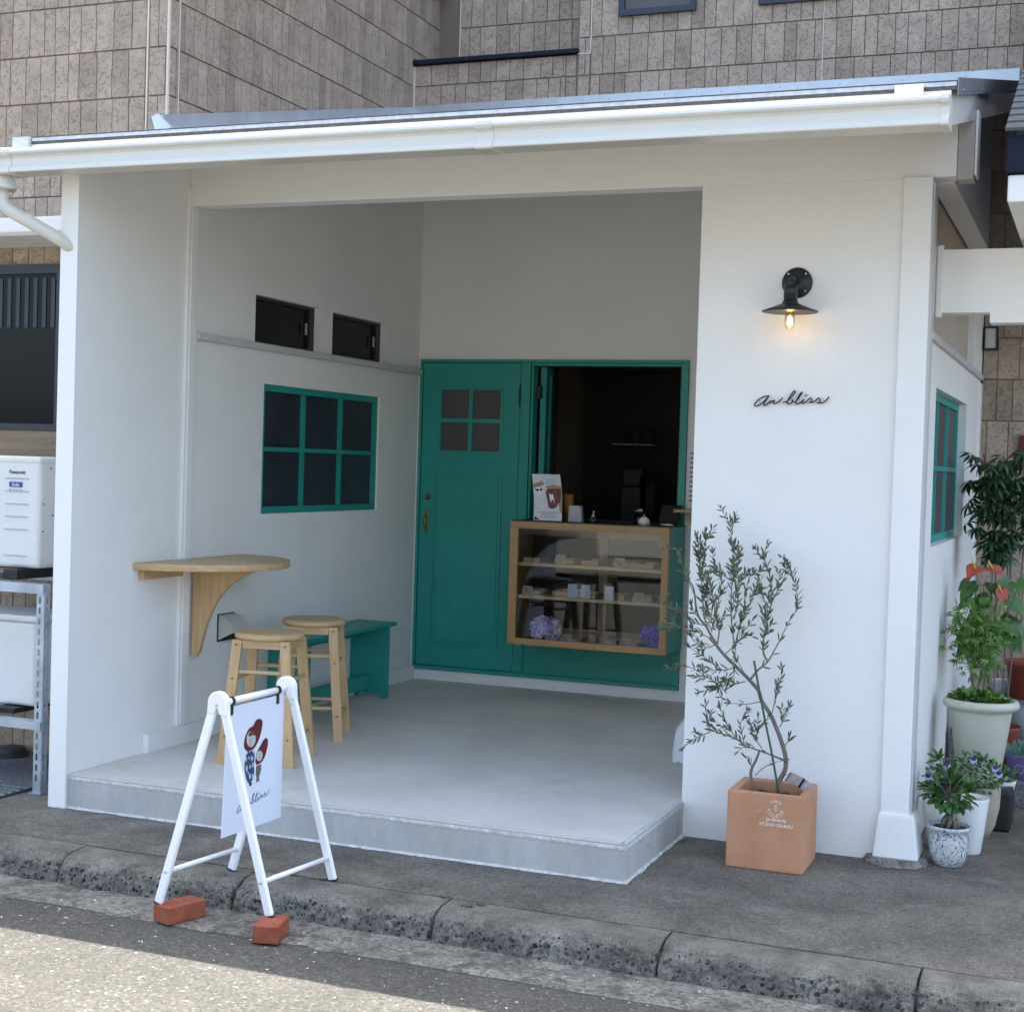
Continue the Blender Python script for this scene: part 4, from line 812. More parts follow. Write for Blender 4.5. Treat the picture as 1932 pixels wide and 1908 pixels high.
tbw = thing('wall_table', 'half-round pale wood shelf table bracketed to the porch left wall', 'table', (0, .87, .54))
pts = [(0.0015, .425)] + [(.0015 + .462 * math.sin(a), .877 - .452 * math.cos(a)) for a in [i * math.pi / 36 for i in range(1, 36)]] + [(0.0015, 1.33)]
MB().prism(pts, 'z', .967, .9985, smooth=True).build('tabletop', M['pineX'], tbw, bevel=.004, seg=3)
br = [(.023, .9665), (.352, .9665)] + [tuple(p) for p in [(v.x, v.y) for v in catmull([(.350, .955, 0), (.275, .918, 0), (.205, .868, 0), (.150, .800, 0), (.108, .712, 0), (.082, .630, 0), (.068, .575, 0), (.052, .545, 0), (.035, .538, 0)], 4)]] + [(.023, .548)]
MB().prism(br, 'y', .866, .892).build('bracket', M['pine'], tbw, bevel=.003)
MB().box(.0015, .03, .47, .775, .922, .9665).build('cleat', M['pineX'], tbw, bevel=.002)

lp = thing('wall_lamp', 'black barn-style wall lamp with a glowing filament bulb on the right wall', 'lamp', (2.80, .80, 2.1))
RX = Matrix.Rotation(R(90), 4, 'X')
MB().lathe([(.060, 0), (.060, .006), (.056, .011), (.040, .013), (.034, .020), (.030, .022), (.0, .024)], (0, 0, 0), 40, Matrix.Translation((2.804, .7995, 2.225)) @ RX).build('mount_plate', M['black'], lp)
m = MB()
for a in (45, 135, -45): m.lathe([(.0045, 0), (.003, .003)], (0, 0, 0), 8, Matrix.Translation((2.804 + .048 * math.cos(R(a)), .789, 2.225 + .048 * math.sin(R(a)))) @ RX)
m.split('screw', M['steel'], lp)
MB().tube([(2.804, .78, 2.225), (2.804, .72, 2.228), (2.804, .695, 2.226), (2.803, .682, 2.215), (2.803, .680, 2.195)], .011, 12).lathe([(.013, .022), (.026, .020), (.0265, 0), (.0265, -.042), (.031, -.042), (.031, -.052), (.02, -.052)][::-1], (2.803, .68, 2.180), 24).build('arm_and_socket', M['black'], lp)
MB().lathe([(.108, -.029), (.107, -.026), (.070, -.012), (.034, .002), (.03, .004), (.028, .0)][::-1] + [(.03, -.002), (.068, -.016), (.104, -.030)][::1], (2.803, .68, 2.128), 48).build('shade', M['black'], lp)
bp_ = [(.010, 0), (.011, -.012), (.017, -.030), (.0205, -.048), (.0205, -.062), (.016, -.078), (.008, -.088), (.002, -.094), (.0015, -.100)]
MB().lathe(bp_, (2.803, .68, 2.118), 28).build('bulb', M['bulbglass'], lp)
m = MB()
for k in range(8):
    a = k * math.pi / 4 + .2; r_ = .0085; m.tube([(2.803 + r_ * .7 * math.cos(a), .68 + r_ * .7 * math.sin(a), 2.080), (2.803 + r_ * math.cos(a), .68 + r_ * math.sin(a), 2.050)], .0011, 5)
m.build('filament', M['filament'], lp)
MB().tube([(2.803, .68, 2.125), (2.803, .68, 2.082)], .003, 6).build('filament_stem', M['brass'], lp)
pl = bpy.data.lights.new('bulb_glow', 'POINT'); pl.energy = .012; pl.color = (1, .62, .28); pl.shadow_soft_size = .012
po = bpy.data.objects.new('bulb_glow', pl); col.objects.link(po); po.parent = lp; po.location = Vector((2.803, .68, 2.040)) - ROOT[lp.name]

SCRIPT = [[(428, 1618), (385, 1622), (345, 1638), (305, 1665), (275, 1697), (268, 1718), (284, 1728), (320, 1718), (365, 1688), (405, 1645), (430, 1614), (420, 1632), (392, 1672), (374, 1704), (376, 1722), (398, 1718), (432, 1690), (458, 1670), (436, 1698), (460, 1680), (492, 1668), (486, 1684), (478, 1700), (500, 1702), (535, 1688), (562, 1664), (584, 1638)],
          [(588, 1690), (620, 1686), (662, 1655), (705, 1605), (724, 1572), (705, 1572), (672, 1615), (645, 1665), (634, 1695), (644, 1710), (675, 1704), (694, 1682), (688, 1664), (690, 1680), (722, 1688), (762, 1645), (796, 1592), (800, 1584), (778, 1596), (748, 1648), (731, 1690), (736, 1712), (764, 1706), (800, 1680), (822, 1660), (802, 1686), (796, 1702), (812, 1704), (848, 1684), (882, 1654), (896, 1652), (903, 1678), (892, 1696), (872, 1694), (910, 1697), (945, 1680), (975, 1652), (990, 1656), (994, 1682), (980, 1702), (958, 1700), (1005, 1706), (1050, 1688), (1078, 1660), (1096, 1636)],
          [(828, 1626), (842, 1618), (856, 1616)]]
def script_strokes(o, xd, yd, scale, rad, parent, name, material, lift=0.0):
    """cursive lettering as bent wire; o = world origin of the lettering's centre"""
    fm = frame(o, xd, yd); m = MB()
    for st in SCRIPT:
        p = [fm @ Vector(((x - 682) * scale, -(y - 1655) * scale, lift)) for x, y in st]; m.tube(catmull(p, 4), rad, 6)
    return m.build(name, material, parent)
sg = thing('cafe_name_sign', 'black cursive wire lettering reading an bliss on the white right wall', 'sign', (2.80, .79, 1.73))
script_strokes((2.800, .787, 1.771), (1, 0, .03), (0, 0, 1), .000354, .0028, sg, 'lettering', M['black'])
m = MB()
for x, z in ((2.672, 1.76), (2.75, 1.765), (2.83, 1.77), (2.92, 1.775)): m.tube([(x, .785, z), (x, .7995, z)], .0012, 5)
m.split('stand_off_pin', M['black'], sg)

# wall shelf and poster at the right of the counter
ws = thing('small_wall_shelf', 'narrow wood shelf on the back wall right of the counter opening', 'shelf', (1.80, 3.25, 1.24))
MB().box(1.688, 2.15, 3.16, 3.2995, 1.238, 1.256).build('board', M['oak'], ws, bevel=.002); MB().box(1.95, 1.97, 3.19, 3.2995, 1.17, 1.2375).box(1.75, 1.77, 3.3, 3.3195, 1.17, 1.2375).build('support', M['oak'], ws)
pp = thing('wall_notice', 'printed notice sheet on the back wall above the small shelf', 'notice', (1.80, 3.31, 1.26))
MB().box(1.722, 2.0, 3.3155, 3.318, 1.268, 1.62).build('sheet', M['card'], pp)
m = MB()
for i in range(11): m.box(1.735, 1.76 + .2 * ((i * 37) % 10) / 10, 3.3145, 3.3153, 1.30 + i * .027, 1.312 + i * .027)
m.build('printed_lines', M['printgrey'], pp)
# white bag behind the wall corner
bgm = MB(); V = []; nrow, ncol = 12, 14
for i in range(nrow + 1):
    t = i / nrow; z = .445 - .19 * t; w = (.012 + .055 * min(1, t * 3.2)) * (1 - .15 * t)
    for k in range(ncol):
        a = 2 * math.pi * k / ncol; q = 1 + .16 * math.sin(3 * a + t * 4); V.append((2.372 + w * q * math.cos(a), 1.02 + .03 * q * math.sin(a), z + .006 * math.sin(5 * a)))
bgm.add(V, [(i * ncol + k, (i + 1) * ncol + k, (i + 1) * ncol + (k + 1) % ncol, i * ncol + (k + 1) % ncol) for i in range(nrow) for k in range(ncol)], True)
bgt = thing('white_bag', 'small crumpled white bag hanging behind the edge of the right wall', 'bag', (2.37, 1.0, .25))
bgm.build('bag_body', M['bagwhite'], bgt); MB().tube([(2.372, 1.02, .44), (2.385, 1.02, .47), (2.409, 1.02, .48)], .0018, 5).build('cord', M['card'], bgt)

# ================================================================ STOOLS
def make_stool(label):
    t = thing('wooden_stool', label, 'stool', (0, 0, 0), 'round wooden stools by the porch wall')
    H = .568; r = .154
    MB().lathe([(r - .012, H - .030), (r - .002, H - .024), (r, H - .014), (r - .004, H - .004), (r - .016, H)], (0, 0, 0), 48).build('seat', M['pineX'], t)
    tp, bt = .108, .152
    for sx in (-1, 1):
        for sy in (-1, 1):
            a = Vector((sx * tp, sy * tp, H - .030)); b = Vector((sx * bt, sy * bt, 0)); w, d = .0225, .0135
            P = []
            for c in (b, a): P += [c + Vector((-w, -d, 0)), c + Vector((w, -d, 0)), c + Vector((w, d, 0)), c + Vector((-w, d, 0))]
            MB().add(P, [(0, 3, 2, 1), (4, 5, 6, 7), (0, 1, 5, 4), (1, 2, 6, 5), (2, 3, 7, 6), (3, 0, 4, 7)]).build('leg', M['pine'], t, bevel=.0025)
    def at(sx, sy, z): k = bt + (tp - bt) * z / (H - .03); return (sx * k, sy * k, z)
    for sy in (-1, 1):
        MB().box(-tp + .0225, tp - .0225, sy * tp - .009, sy * tp + .009, H - .066, H - .031).build('apron', M['pineX'], t, bevel=.0015)
        MB().box(sy * tp - .009, sy * tp + .009, -tp + .014, tp - .014, H - .066, H - .031).build('apron', M['pine'], t, bevel=.0015)
    for z, ax in ((.40, 'x'), (.155, 'x'), (.365, 'y'), (.115, 'y')):
        for s in (-1, 1):
            p, q = (at(-1, s, z), at(1, s, z)) if ax == 'x' else (at(s, -1, z), at(s, 1, z))
            MB().tube([p, [(p[i] * .75 + q[i] * .25) for i in range(3)], [(p[i] * .25 + q[i] * .75) for i in range(3)], q], [.0072, .0092, .0092, .0072], 10).build('rung', M['pineX'], t)
    m = MB()
    for sx in (-1, 1):
        for sy in (-1, 1):
            for z in (H - .05, .37, .12):
                k = at(sx, sy, z); m.lathe([(.0052, 0), (.0045, .003), (.002, .0045)], (0, 0, 0), 10, Matrix.Translation((k[0], k[1] + sy * .0134, z)) @ Matrix.Rotation(R(90 * (1 if sy < 0 else -1)), 4, 'X'))
    m.split('bolt_head', M['brass'], t)
    return t
s1 = make_stool('round wooden stool nearer the street, left of and before the other stool'); s1.location = (.545, .690, .1427); s1.rotation_euler = (0, 0, R(12))
s2_ = copy_tree(s1); s2_['label'] = 'round wooden stool standing behind, in front of the teal bench'; s2_.location = (.428, 1.30, .1427); s2_.rotation_euler = (0, 0, R(21))

# ================================================================ BENCH
bn = thing('teal_bench', 'low teal painted plank bench along the porch left wall', 'bench', (.12, 2.1, .143))
MB().box(.003, .252, 1.545, 2.595, .547, .569).build('seat', M['green'], bn, bevel=.004)
for y in (1.60, 2.51):
    pts = [(.004, .1435), (.045, .1435), (.060, .160), (.085, .168), (.125, .170), (.165, .168), (.185, .160), (.198, .1435), (.240, .1435), (.240, .5465), (.004, .5465)]
    MB().prism(pts, 'y', y, y + .022).build('leg', M['green'], bn, bevel=.002)
MB().box(.115, .137, 1.6225, 2.5095, .195, .275).build('stretcher', M['green'], bn, bevel=.003)
MB().box(.03, .05, 1.6225, 2.5095, .48, .5465).build('rail', M['green'], bn, bevel=.002)

# ================================================================ A-FRAME SIGN
af = thing('a_frame_sign', 'white tubular A-frame stand sign with hanging panel, feet on bricks', 'sign', (1.27, -.64, -.03))
A0, A1 = Vector((1.243, -.8166, .655)), Vector((1.297, -.465, .668))
rail = (A1 - A0); rd = rail.normalized()
feet = {'nl': (1.040, -.838, -.034), 'nr': (1.445, -.796, -.034), 'fl': (1.106, -.487, .004), 'fr': (1.487, -.438, .004)}
def flat_leg(a, b, axis_dir, w, d):
    a, b = Vector(a), Vector(b); t = (b - a).normalized(); n = Vector(axis_dir); n = (n - t * n.dot(t)).normalized(); s = t.cross(n).normalized(); P = []
    for c in (a, b):
        for (i, j) in ((-1, -1), (1, -1), (1, 1), (-1, 1)): P.append(c + s * w * i + n * d * j)
    return MB().add(P, [(0, 3, 2, 1), (4, 5, 6, 7), (0, 1, 5, 4), (1, 2, 6, 5), (2, 3, 7, 6), (3, 0, 4, 7)])
side = Vector((rd.y, -rd.x, 0)).normalized()
for k, (c, s) in {'nl': (A0, -1), 'nr': (A0, 1), 'fl': (A1, -1), 'fr': (A1, 1)}.items():
    top = c + side * s * .022 + Vector((0, 0, -.012))
    m = flat_leg(feet[k], top, rd, .0165, .0085).build('leg', M['signwhite'], af, bevel=.006, seg=3)
    f = Vector(feet[k]); t = (top - f).normalized(); flat_leg(f - t * .003, f + t * .0015, rd, .0168, .0088).build('foot_cap', M['blackplastic'], af)
for c in (A0, A1):
    mt = Matrix.Translation(c) @ Matrix((side, Vector((0, 0, 1)), -rd)).transposed().to_4x4()
    out = [(-.042, -.035), (-.040, .004)] + [(-.040 * math.cos(a), .004 + .038 * math.sin(a)) for a in [i * math.pi / 14 for i in range(1, 14)]] + [(.040, .004), (.042, -.035), (.010, -.035), (.004, -.015), (-.004, -.015), (-.010, -.035)]
    m = MB().prism(out, 'z', -.0125, .0125, mt).build('hinge_cap', M['signcap'], af, bevel=.004, seg=2)
MB().tube([A0 - rd * .002, A1 + rd * .002], .0115, 16).build('top_rail', M['signwhite'], af)
for a, b in (('nl', 'fl'), ('nr', 'fr')):
    ca, cb_ = (A0, A1); s = -1 if a == 'nl' else 1
    p = Vector(feet[a]).lerp(ca + side * s * .022, .16); q = Vector(feet[b]).lerp(cb_ + side * s * .022, .115)
    MB().tube([p, q], .0085, 12).build('cross_tube', M['signwhite'], af)
m = MB()
def bolt(p, n): m.lathe([(.0055, 0), (.005, .003), (.002, .005)], (0, 0, 0), 10, Matrix.Translation(p) @ Vector((0, 0, 1)).rotation_difference(Vector(n)).to_matrix().to_4x4())
bolt(A0 - rd * .0125 + Vector((0, 0, -.002)), -rd); bolt(A1 + side * .026 - rd * .009 + Vector((0, 0, -.055)), -rd)
for k, c, s in (('nl', A0, -1), ('nr', A0, 1)): bolt(Vector(feet[k]).lerp(c + side * s * .022, .16) - rd * .009, -rd)
m.split('bolt', M['steel'], af)
for u in (.062, .305):
    c = A0 + rd * u; m = MB().tube([c - rd * .006, c + rd * .006], .0155, 16); m.box(-.0045, .0045, -.007, .007, -.048, -.012, Matrix.Translation(c) @ Matrix((side, rd, Vector((0, 0, 1)))).transposed().to_4x4()); m.build('clip', M['blackplastic'], af, bevel=.001)
def P_(u, z, lift=0): c = A0 + rd * u; return Vector((c.x, c.y, z)) + side * lift
pz = lambda u: .624 + .066 * (u - .04) * .9
pn = MB(); q = [(.042, .636), (.342, .650), (.340, .212), (.028, .199)]
pn.add([P_(u, z, -.0015) for u, z in q] + [P_(u, z, .0015) for u, z in q], [(0, 1, 2, 3), (4, 7, 6, 5), (0, 4, 5, 1), (1, 5, 6, 2), (2, 6, 7, 3), (3, 7, 4, 0)])
pan = pn.build('panel', M['panel'], af)
def flat(name, pts, material, lift, smooth_k=0):
    """a thin printed shape on the panel; pts in (u, z)"""
    if smooth_k: pts = [(v.x, v.y) for v in catmull([(a, b, 0) for a, b in pts] + [(pts[0][0], pts[0][1], 0)], smooth_k)][:-1]
    return (pts, lift)
def printed(name, shapes, material):
    m = MB()
    for pts, lift in shapes:
        c = (sum(p[0] for p in pts) / len(pts), sum(p[1] for p in pts) / len(pts)); n = len(pts)
        m.add([P_(c[0], c[1], .0017 + lift)] + [P_(u, z, .0017 + lift) for u, z in pts], [(0, 1 + i, 1 + (i + 1) % n) for i in range(n)] + [(0, 1 + (i + 1) % n, 1 + i) for i in range(n)])
    return m.split(name[:-1] if name.endswith('s') and name != 'print_dress' else name, material, pan)
def ell(cx, cz, rx, rz, tilt=0, n=20): return [(cx + rx * math.cos(a) * math.cos(tilt) - rz * math.sin(a) * math.sin(tilt), cz + rx * math.cos(a) * math.sin(tilt) + rz * math.sin(a) * math.cos(tilt)) for a in [2 * math.pi * i / n for i in range(n)]]
def Z(x, y):   # traced print coordinates of the panel -> (u, z), a plain affine map
    return (.132 + (x - 520) * .000382 - 0, .511 - (y - 980) * .000246 - (x - 520) * .0000527)
hood1 = [Z(*p) for p in [(515, 1010), (525, 930), (550, 860), (580, 800), (625, 770), (650, 735), (665, 695), (695, 668), (735, 665), (762, 690), (768, 740), (755, 830), (735, 920), (700, 1010), (660, 1075), (610, 1115), (570, 1122), (535, 1095), (518, 1055)]]
hood2 = [Z(*p) for p in [(682, 1210), (695, 1145), (720, 1085), (760, 1010), (795, 950), (825, 932), (848, 960), (850, 1020), (838, 1100), (815, 1190), (780, 1260), (735, 1300), (695, 1308), (680, 1270)]]
printed('print_hoods', [flat('', hood1, None, .0001, 3), flat('', hood2, None, .0001, 3), flat('', [Z(*p) for p in [(600, 1560), (625, 1548), (642, 1565), (632, 1600), (612, 1608), (600, 1590)]], None, .0001, 2)], M['hood'])
printed('print_faces', [(ell(*Z(612, 948), .0235, .0285, .25), .0003), (ell(*Z(735, 1185), .0165, .0185, .25), .0003)], M['face'])
printed('print_hair', [flat('', [Z(*p) for p in [(570, 905), (580, 865), (605, 838), (640, 835), (662, 860), (665, 905), (650, 895), (625, 895), (600, 912)]], None, .0005, 2)], M['hair'])
printed('print_dress', [flat('', [Z(*p) for p in [(560, 1120), (600, 1128), (640, 1105), (662, 1120), (668, 1200), (662, 1300), (668, 1420), (660, 1500), (620, 1550), (585, 1560), (560, 1500), (540, 1420), (530, 1330), (540, 1220)]], None, .0001, 2)], M['dressblue'])
printed('print_dots', [(ell(*Z(x, y), rx, rz, .1, 10), .0004) for x, y, rx, rz in ((550, 1228, .004, .010), (590, 1210, .004, .005), (630, 1218, .006, .009), (645, 1310, .004, .010), (608, 1335, .004, .007), (562, 1360, .005, .013), (585, 1425, .003, .004), (610, 1470, .006, .010), (650, 1470, .004, .010), (648, 1120, .004, .007), (560, 1140, .004, .005))], M['face'])
printed('print_child_body', [flat('', [Z(*p) for p in [(692, 1322), (725, 1315), (762, 1300), (765, 1370), (750, 1450), (738, 1470), (745, 1545), (735, 1550), (722, 1545), (712, 1550), (700, 1565), (694, 1560), (702, 1500), (688, 1440), (690, 1380)]], None, .0001, 1)], M['printgrey'])
m = MB()
def pline(pts, r=.0009): m.tube([P_(*Z(*p), .0024) for p in pts], r, 5)
for x, y in ((588, 958), (632, 940)): pline([(x, y - 12), (x, y + 12)])
for x, y in ((722, 1165), (750, 1155)): pline([(x, y - 8), (x, y + 6)], .0007)
pline([(604, 968), (598, 995), (612, 995)]); pline([(588, 1018), (598, 1032), (612, 1030), (622, 1015)]); pline([(735, 1190), (736, 1222)], .0016)
m.build('print_face_lines', M['inkblue'], pan)
m = MB(); fm = frame(P_(.186, .303, .0026), rd + Vector((0, 0, .155)), (0, 0, 1))
for st in SCRIPT: m.tube(catmull([fm @ Vector(((x - 682) * .000212 - (y - 1655) * -.0, -(y - 1655) * .00023, 0)) for x, y in st], 3), .0012, 5)
m.build('panel_lettering', M['inkblue'], pan)

def brick(name, corner, ang, label, ln=.135):
    t = Matrix.Translation(corner) @ Matrix.Rotation(R(ang), 4, 'Z')
    m = MB().box(0, .086, 0, ln, 0, .058, t)
    return m.build(name, M['brick'], label=label, cat='brick', group='bricks under the sign feet', loc=corner, bevel=.0035)
brick('brick', (1.022, -.842, -.0938), -20, 'red brick under the left front foot of the A-frame sign', .155)
brick('brick', (1.444, -.902, -.0938), 14, 'red brick under the right front foot of the A-frame sign')

# ================================================================ DISPLAY CASE
dc = thing('display_case', 'glass-fronted wooden pastry display case under the serving opening', 'display case', (1.25, 3.12, .45))
CX0, CX1, CY, CB = .783, 1.725, 2.95, 3.298
MB().wall('y', CY, CY + .028, (CX0, CX1), (.450, 1.1565), [(.830, 1.687, .486, 1.118)]).build('front_frame', M['oak'], dc, bevel=.0025)
MB().box(CX0 + .002, CX0 + .022, CY + .0285, CB, .452, 1.154).build('side_panel', M['case_in'], dc)
MB().box(CX1 - .022, CX1 - .001, CY + .0285, CB, .452, 1.154).build('side_panel', M['green'], dc, label='teal painted right side panel')
MB().box(CX0 + .0225, CX1 - .0225, CY + .0285, CB, .452, .470).build('bottom_board', M['oak'], dc)
MB().box(CX0 + .0225, CX1 - .0225, CY + .0285, CB, 1.126, 1.148).build('top_board', M['case_in'], dc)
MB().box(CX0 + .004, CX1 - .004, CY + .006, 3.36, 1.1567, 1.1625).build('counter_top', M['black'], dc)
for z in (.901, .714): MB().box(CX0 + .023, CX1 - .023, CY + .040, CB - .03, z, z + .019).build('shelf', M['pineX'], dc, bevel=.001)
bk = MB().box(.806, .86, CB - .022, CB - .002, .471, 1.125).box(1.22, 1.27, CB - .022, CB - .002, .471, 1.125).box(1.65, 1.702, CB - .022, CB - .002, .471, 1.125).box(.86, 1.65, CB - .020, CB - .002, 1.065, 1.125).box(.86, 1.65, CB - .020, CB - .002, .471, .525)
bk.build('back_frame', M['case_in'], dc)
MB().box(.86, 1.65, CB - .010, CB - .006, .525, 1.065).build('back_glass', M['blackglass'], dc)  # black pane stands for the dark room seen through the back
MB().box(.8305, 1.6865, CY + .012, CY + .016, .4865, 1.1175).build('front_glass', M['clear'], dc)
MB().box(.905, .909, CY + .04, CB - .03, .471, 1.124).build('divider_glass', M['clear'], dc)
ordn = ['leftmost', 'second from the left', 'third from the left', 'fourth from the left', 'fifth from the left']
for sh, zt, xs in (('top', .9205, (.845, 1.03, 1.20, 1.38, 1.52)), ('middle', .7335, (.845, 1.02, 1.17, 1.34, 1.51)), ('bottom', .4705, (1.09, 1.31, 1.44))):
    for i, x in enumerate(xs):
        w = rnd(.10, .13); y = CY + .06 + (i % 2) * .02; h = .027
        m = MB().box(x, x + w, y, y + .005, zt, zt + h).box(x, x + w, y + .175, y + .18, zt, zt + h).box(x, x + .005, y + .005, y + .175, zt, zt + h).box(x + w - .005, x + w, y + .005, y + .175, zt, zt + h).box(x + .005, x + w - .005, y + .005, y + .175, zt, zt + .004)
        tr = thing('pastry_tray', 'wooden tray on the %s level of the display case, %s there' % (sh, ordn[i]), 'tray', (x + w / 2, y + .09, zt), 'wooden trays in the display case')
        m.build('tray_body', M['tray'], tr)
        fm_ = MB()
        for k in range(5):
            bx, by = x + rnd(.02, w - .035), y + .02 + k * .029; fm_.lathe([(.012, 0), (.016, .006), (.012, .014), (.003, .017)], (bx + .008, by + .008, zt + .0045), 10, squash=.7)
        fm_.build('baked_sweets', M['photo_brown' if (i + len(sh)) % 2 else 'cream'], tr)
        if (i + len(sh)) % 2 == 0 or sh == 'bottom':
            cx_ = x + w * .35
            m = MB().prism([(cx_ - .034, zt), (cx_ + .034, zt), (cx_ + .028, zt + .052), (cx_ - .028, zt + .052)], 'y', y - .010, y - .008)
            ct = thing('price_card', 'kraft price card before the %s tray, %s level' % (ordn[i] if len(xs) > 1 else 'only', sh), 'card', (cx_, y - .01, zt), 'price cards in the display case')
            m.build('card', M['cream'], ct); m2 = MB()
            for r_ in range(3):
                for c_ in range(5):
                    if (r_ * 7 + c_ * 3) % 4: m2.box(cx_ - .02 + c_ * .008, cx_ - .0145 + c_ * .008, y - .0106, y - .0102, zt + .014 + r_ * .010, zt + .020 + r_ * .010)
            m2.build('scribbles', M['photo_brown'], ct)
for i, x in enumerate((1.155, 1.235, 1.375)):
    m = MB().prism([(x - .030, .7335), (x + .030, .7335), (x + .027, .7335 + .078), (x - .027, .7335 + .078)], 'y', CY + .045, CY + .0505)
    pk = thing('wrapped_packet', 'pale upright wrapped packet on the middle shelf of the display case, %s of three' % ('leftmost', 'middle', 'rightmost')[i], 'packet', (x, CY + .05, .7335), 'wrapped packets in the display case'); m.build('wrapper', M['packet'], pk, bevel=.002)
def hydrangea(c, r, mname, label):
    m = MB()
    for _ in range(260):
        d = Vector((random.gauss(0, 1), random.gauss(0, 1), random.gauss(0, 1))).normalized()
        if d.z < -.75: continue
        p = Vector(c) + Vector((d.x * r, d.y * r * .9, d.z * r * .85)) * rnd(.78, 1.08); t = d.cross(Vector((0, 0, 1))).normalized(); t2 = d.cross(t); a0 = rnd(0, 1.5)
        for k in range(4):
            a = a0 + k * math.pi / 2; q = t * math.cos(a) + t2 * math.sin(a); s = r * .26; w = d * rnd(-.5, 1.3)
            u = (d.cross(q)); m.add([p, p + (q + u * .6 + w) * s, p + (q * 1.5 + w) * s, p + (q - u * .6 + w) * s], [(0, 3, 2, 1)])
    t = thing('hydrangea_ball', label, 'flower', (c[0], c[1], c[2] - r * .85)); m.build('petals', M[mname], t)
hydrangea((.985, 3.035, .540), .070, 'hydlilac', 'ball of pale lilac hydrangea petals at the bottom left of the display case')
hydrangea((1.633, 3.04, .545), .062, 'hydblue', 'ball of deep blue hydrangea petals at the bottom right of the display case')

# ---------------------------------------------------------------- on the counter
TOP = 1.1627
mc = thing('menu_poster', 'white photo menu card with drinks picture standing on the counter', 'menu', (.99, 3.0, TOP))
def curve_y(t): return 3.0 + .02 * math.sin(t * math.pi) + .015 * t     # slight bow
def MP(u, v, lift=0): return Vector((.900 + u * .172 + (1 - v) * .004 + (v > .5) * 0 - v * .020, curve_y(v) - .0012 - lift, TOP + v * .268))
m = MB(); n = 10
for i in range(n):
    a, b = i / n, (i + 1) / n
    m.add([MP(0, a), MP(1, a), MP(1, b), MP(0, b), MP(0, a, -.002), MP(1, a, -.002), MP(1, b, -.002), MP(0, b, -.002)], [(0, 1, 2, 3), (7, 6, 5, 4), (0, 3, 7, 4), (1, 5, 6, 2)] + ([(4, 5, 1, 0)] if i == 0 else []) + ([(3, 2, 6, 7)] if i == n - 1 else []))
ms_ = m.build('card', M['card'], mc)
def mprint(name, shapes, material):
    m = MB()
    for k, (pts, lf) in enumerate(shapes):
        c = (sum(p[0] for p in pts) / len(pts), sum(p[1] for p in pts) / len(pts)); n = len(pts)
        m.add([MP(*c, lf)] + [MP(u, v, lf) for u, v in pts], [(0, 1 + i, 1 + (i + 1) % n) for i in range(n)])
    m.build(name, material, ms_)
def MU(x, y): return ((x - 180) / 990, (1740 - y) / 1560)
def mel(cx, cy, rx, ry, n=16): c = MU(cx, cy); return [(c[0] + rx / 990 * math.cos(a), c[1] + ry / 1560 * math.sin(a)) for a in [2 * math.pi * i / n for i in range(n)]]
mprint('print_table', [([MU(*p) for p in [(190, 500), (330, 480), (520, 400), (500, 560), (330, 640), (200, 650)]], .0004), ([MU(*p) for p in [(650, 560), (960, 520), (1150, 580), (1160, 660), (640, 660)]], .0004), ([MU(*p) for p in [(1050, 1100), (1150, 1000), (1170, 1500), (1090, 1400)]], .0004)], M['photo_tan'])
mprint('print_cup', [(mel(370, 740, 165, 135), .0006)], M['face'])
mprint('print_coffee', [([MU(*p) for p in [(220, 690), (380, 670), (370, 760), (290, 750)]], .0009), ([MU(*p) for p in [(400, 700), (490, 620), (490, 730), (430, 745)]], .0009), ([MU(*p) for p in [(215, 1590), (420, 1700), (215, 1700)]], .0006), ([MU(*p) for p in [(510, 450), (590, 510), (540, 550)]], .0009)], M['navytext'])
mprint('print_drink', [([MU(*p) for p in [(610, 850), (620, 720), (700, 660), (860, 650), (1150, 650), (1160, 720), (1140, 1050), (1170, 1160), (1050, 1130), (980, 1270), (850, 1330), (700, 1300), (650, 1000)]], .0005)], M['photo_brown'])
mprint('print_straw', [([MU(*p) for p in [(720, 790), (860, 770), (930, 1190), (790, 1200)]], .0008), (mel(1085, 910, 45, 45), .0008), ([MU(*p) for p in [(950, 780), (1090, 750), (1060, 830)]], .0008)], M['face'])
m = MB()
rg = random.Random(3)
for (x0, x1, y, h) in ((610, 1010, 345, 34), (640, 990, 405, 34), (640, 930, 465, 34), (350, 1090, 1450, 40), (450, 930, 1515, 40), (430, 990, 1590, 40)):
    x = x0
    while x < x1:
        w = rg.uniform(16, 30)
        for _ in range(3):
            a, b = MU(x + rg.uniform(0, 6), y + rg.uniform(-h / 2, h / 2)), MU(x + w, y + rg.uniform(-h / 2, h / 2))
            m.tube([MP(*a, .001), MP(*b, .001)], .0004, 3, False)
        a, b = MU(x + w / 2, y - h / 2), MU(x + w / 2, y + h / 2); m.tube([MP(*a, .001), MP(*b, .001)], .0004, 3, False); x += w + 8
el_ = [MU(800 + 275 * math.cos(t * math.pi / 12), 370 - 150 * math.sin(t * math.pi / 12)) for t in range(25)]
m.tube([MP(*p, .001) for p in el_], .0005, 4, False); m.build('print_text', M['dressblue'], ms_, kind='stuff')
MB().box(.895, 1.075, 2.998, 3.04, TOP, TOP + .003).build('stand', M['blackplastic'], mc)
oh_ = thing('orange_holder', 'orange tapered cup holder behind the menu card on the counter', 'holder', (1.09, 3.12, TOP))
MB().lathe([(.018, 0), (.030, .155), (.028, .155), (.016, .004)], (1.068, 3.14, TOP + .001), 20).build('cup', M['orange'], oh_)
pb = thing('paper_bag_stack', 'stack of folded white paper bags beside the menu card on the counter', 'paper bags', (1.13, 3.05, TOP))
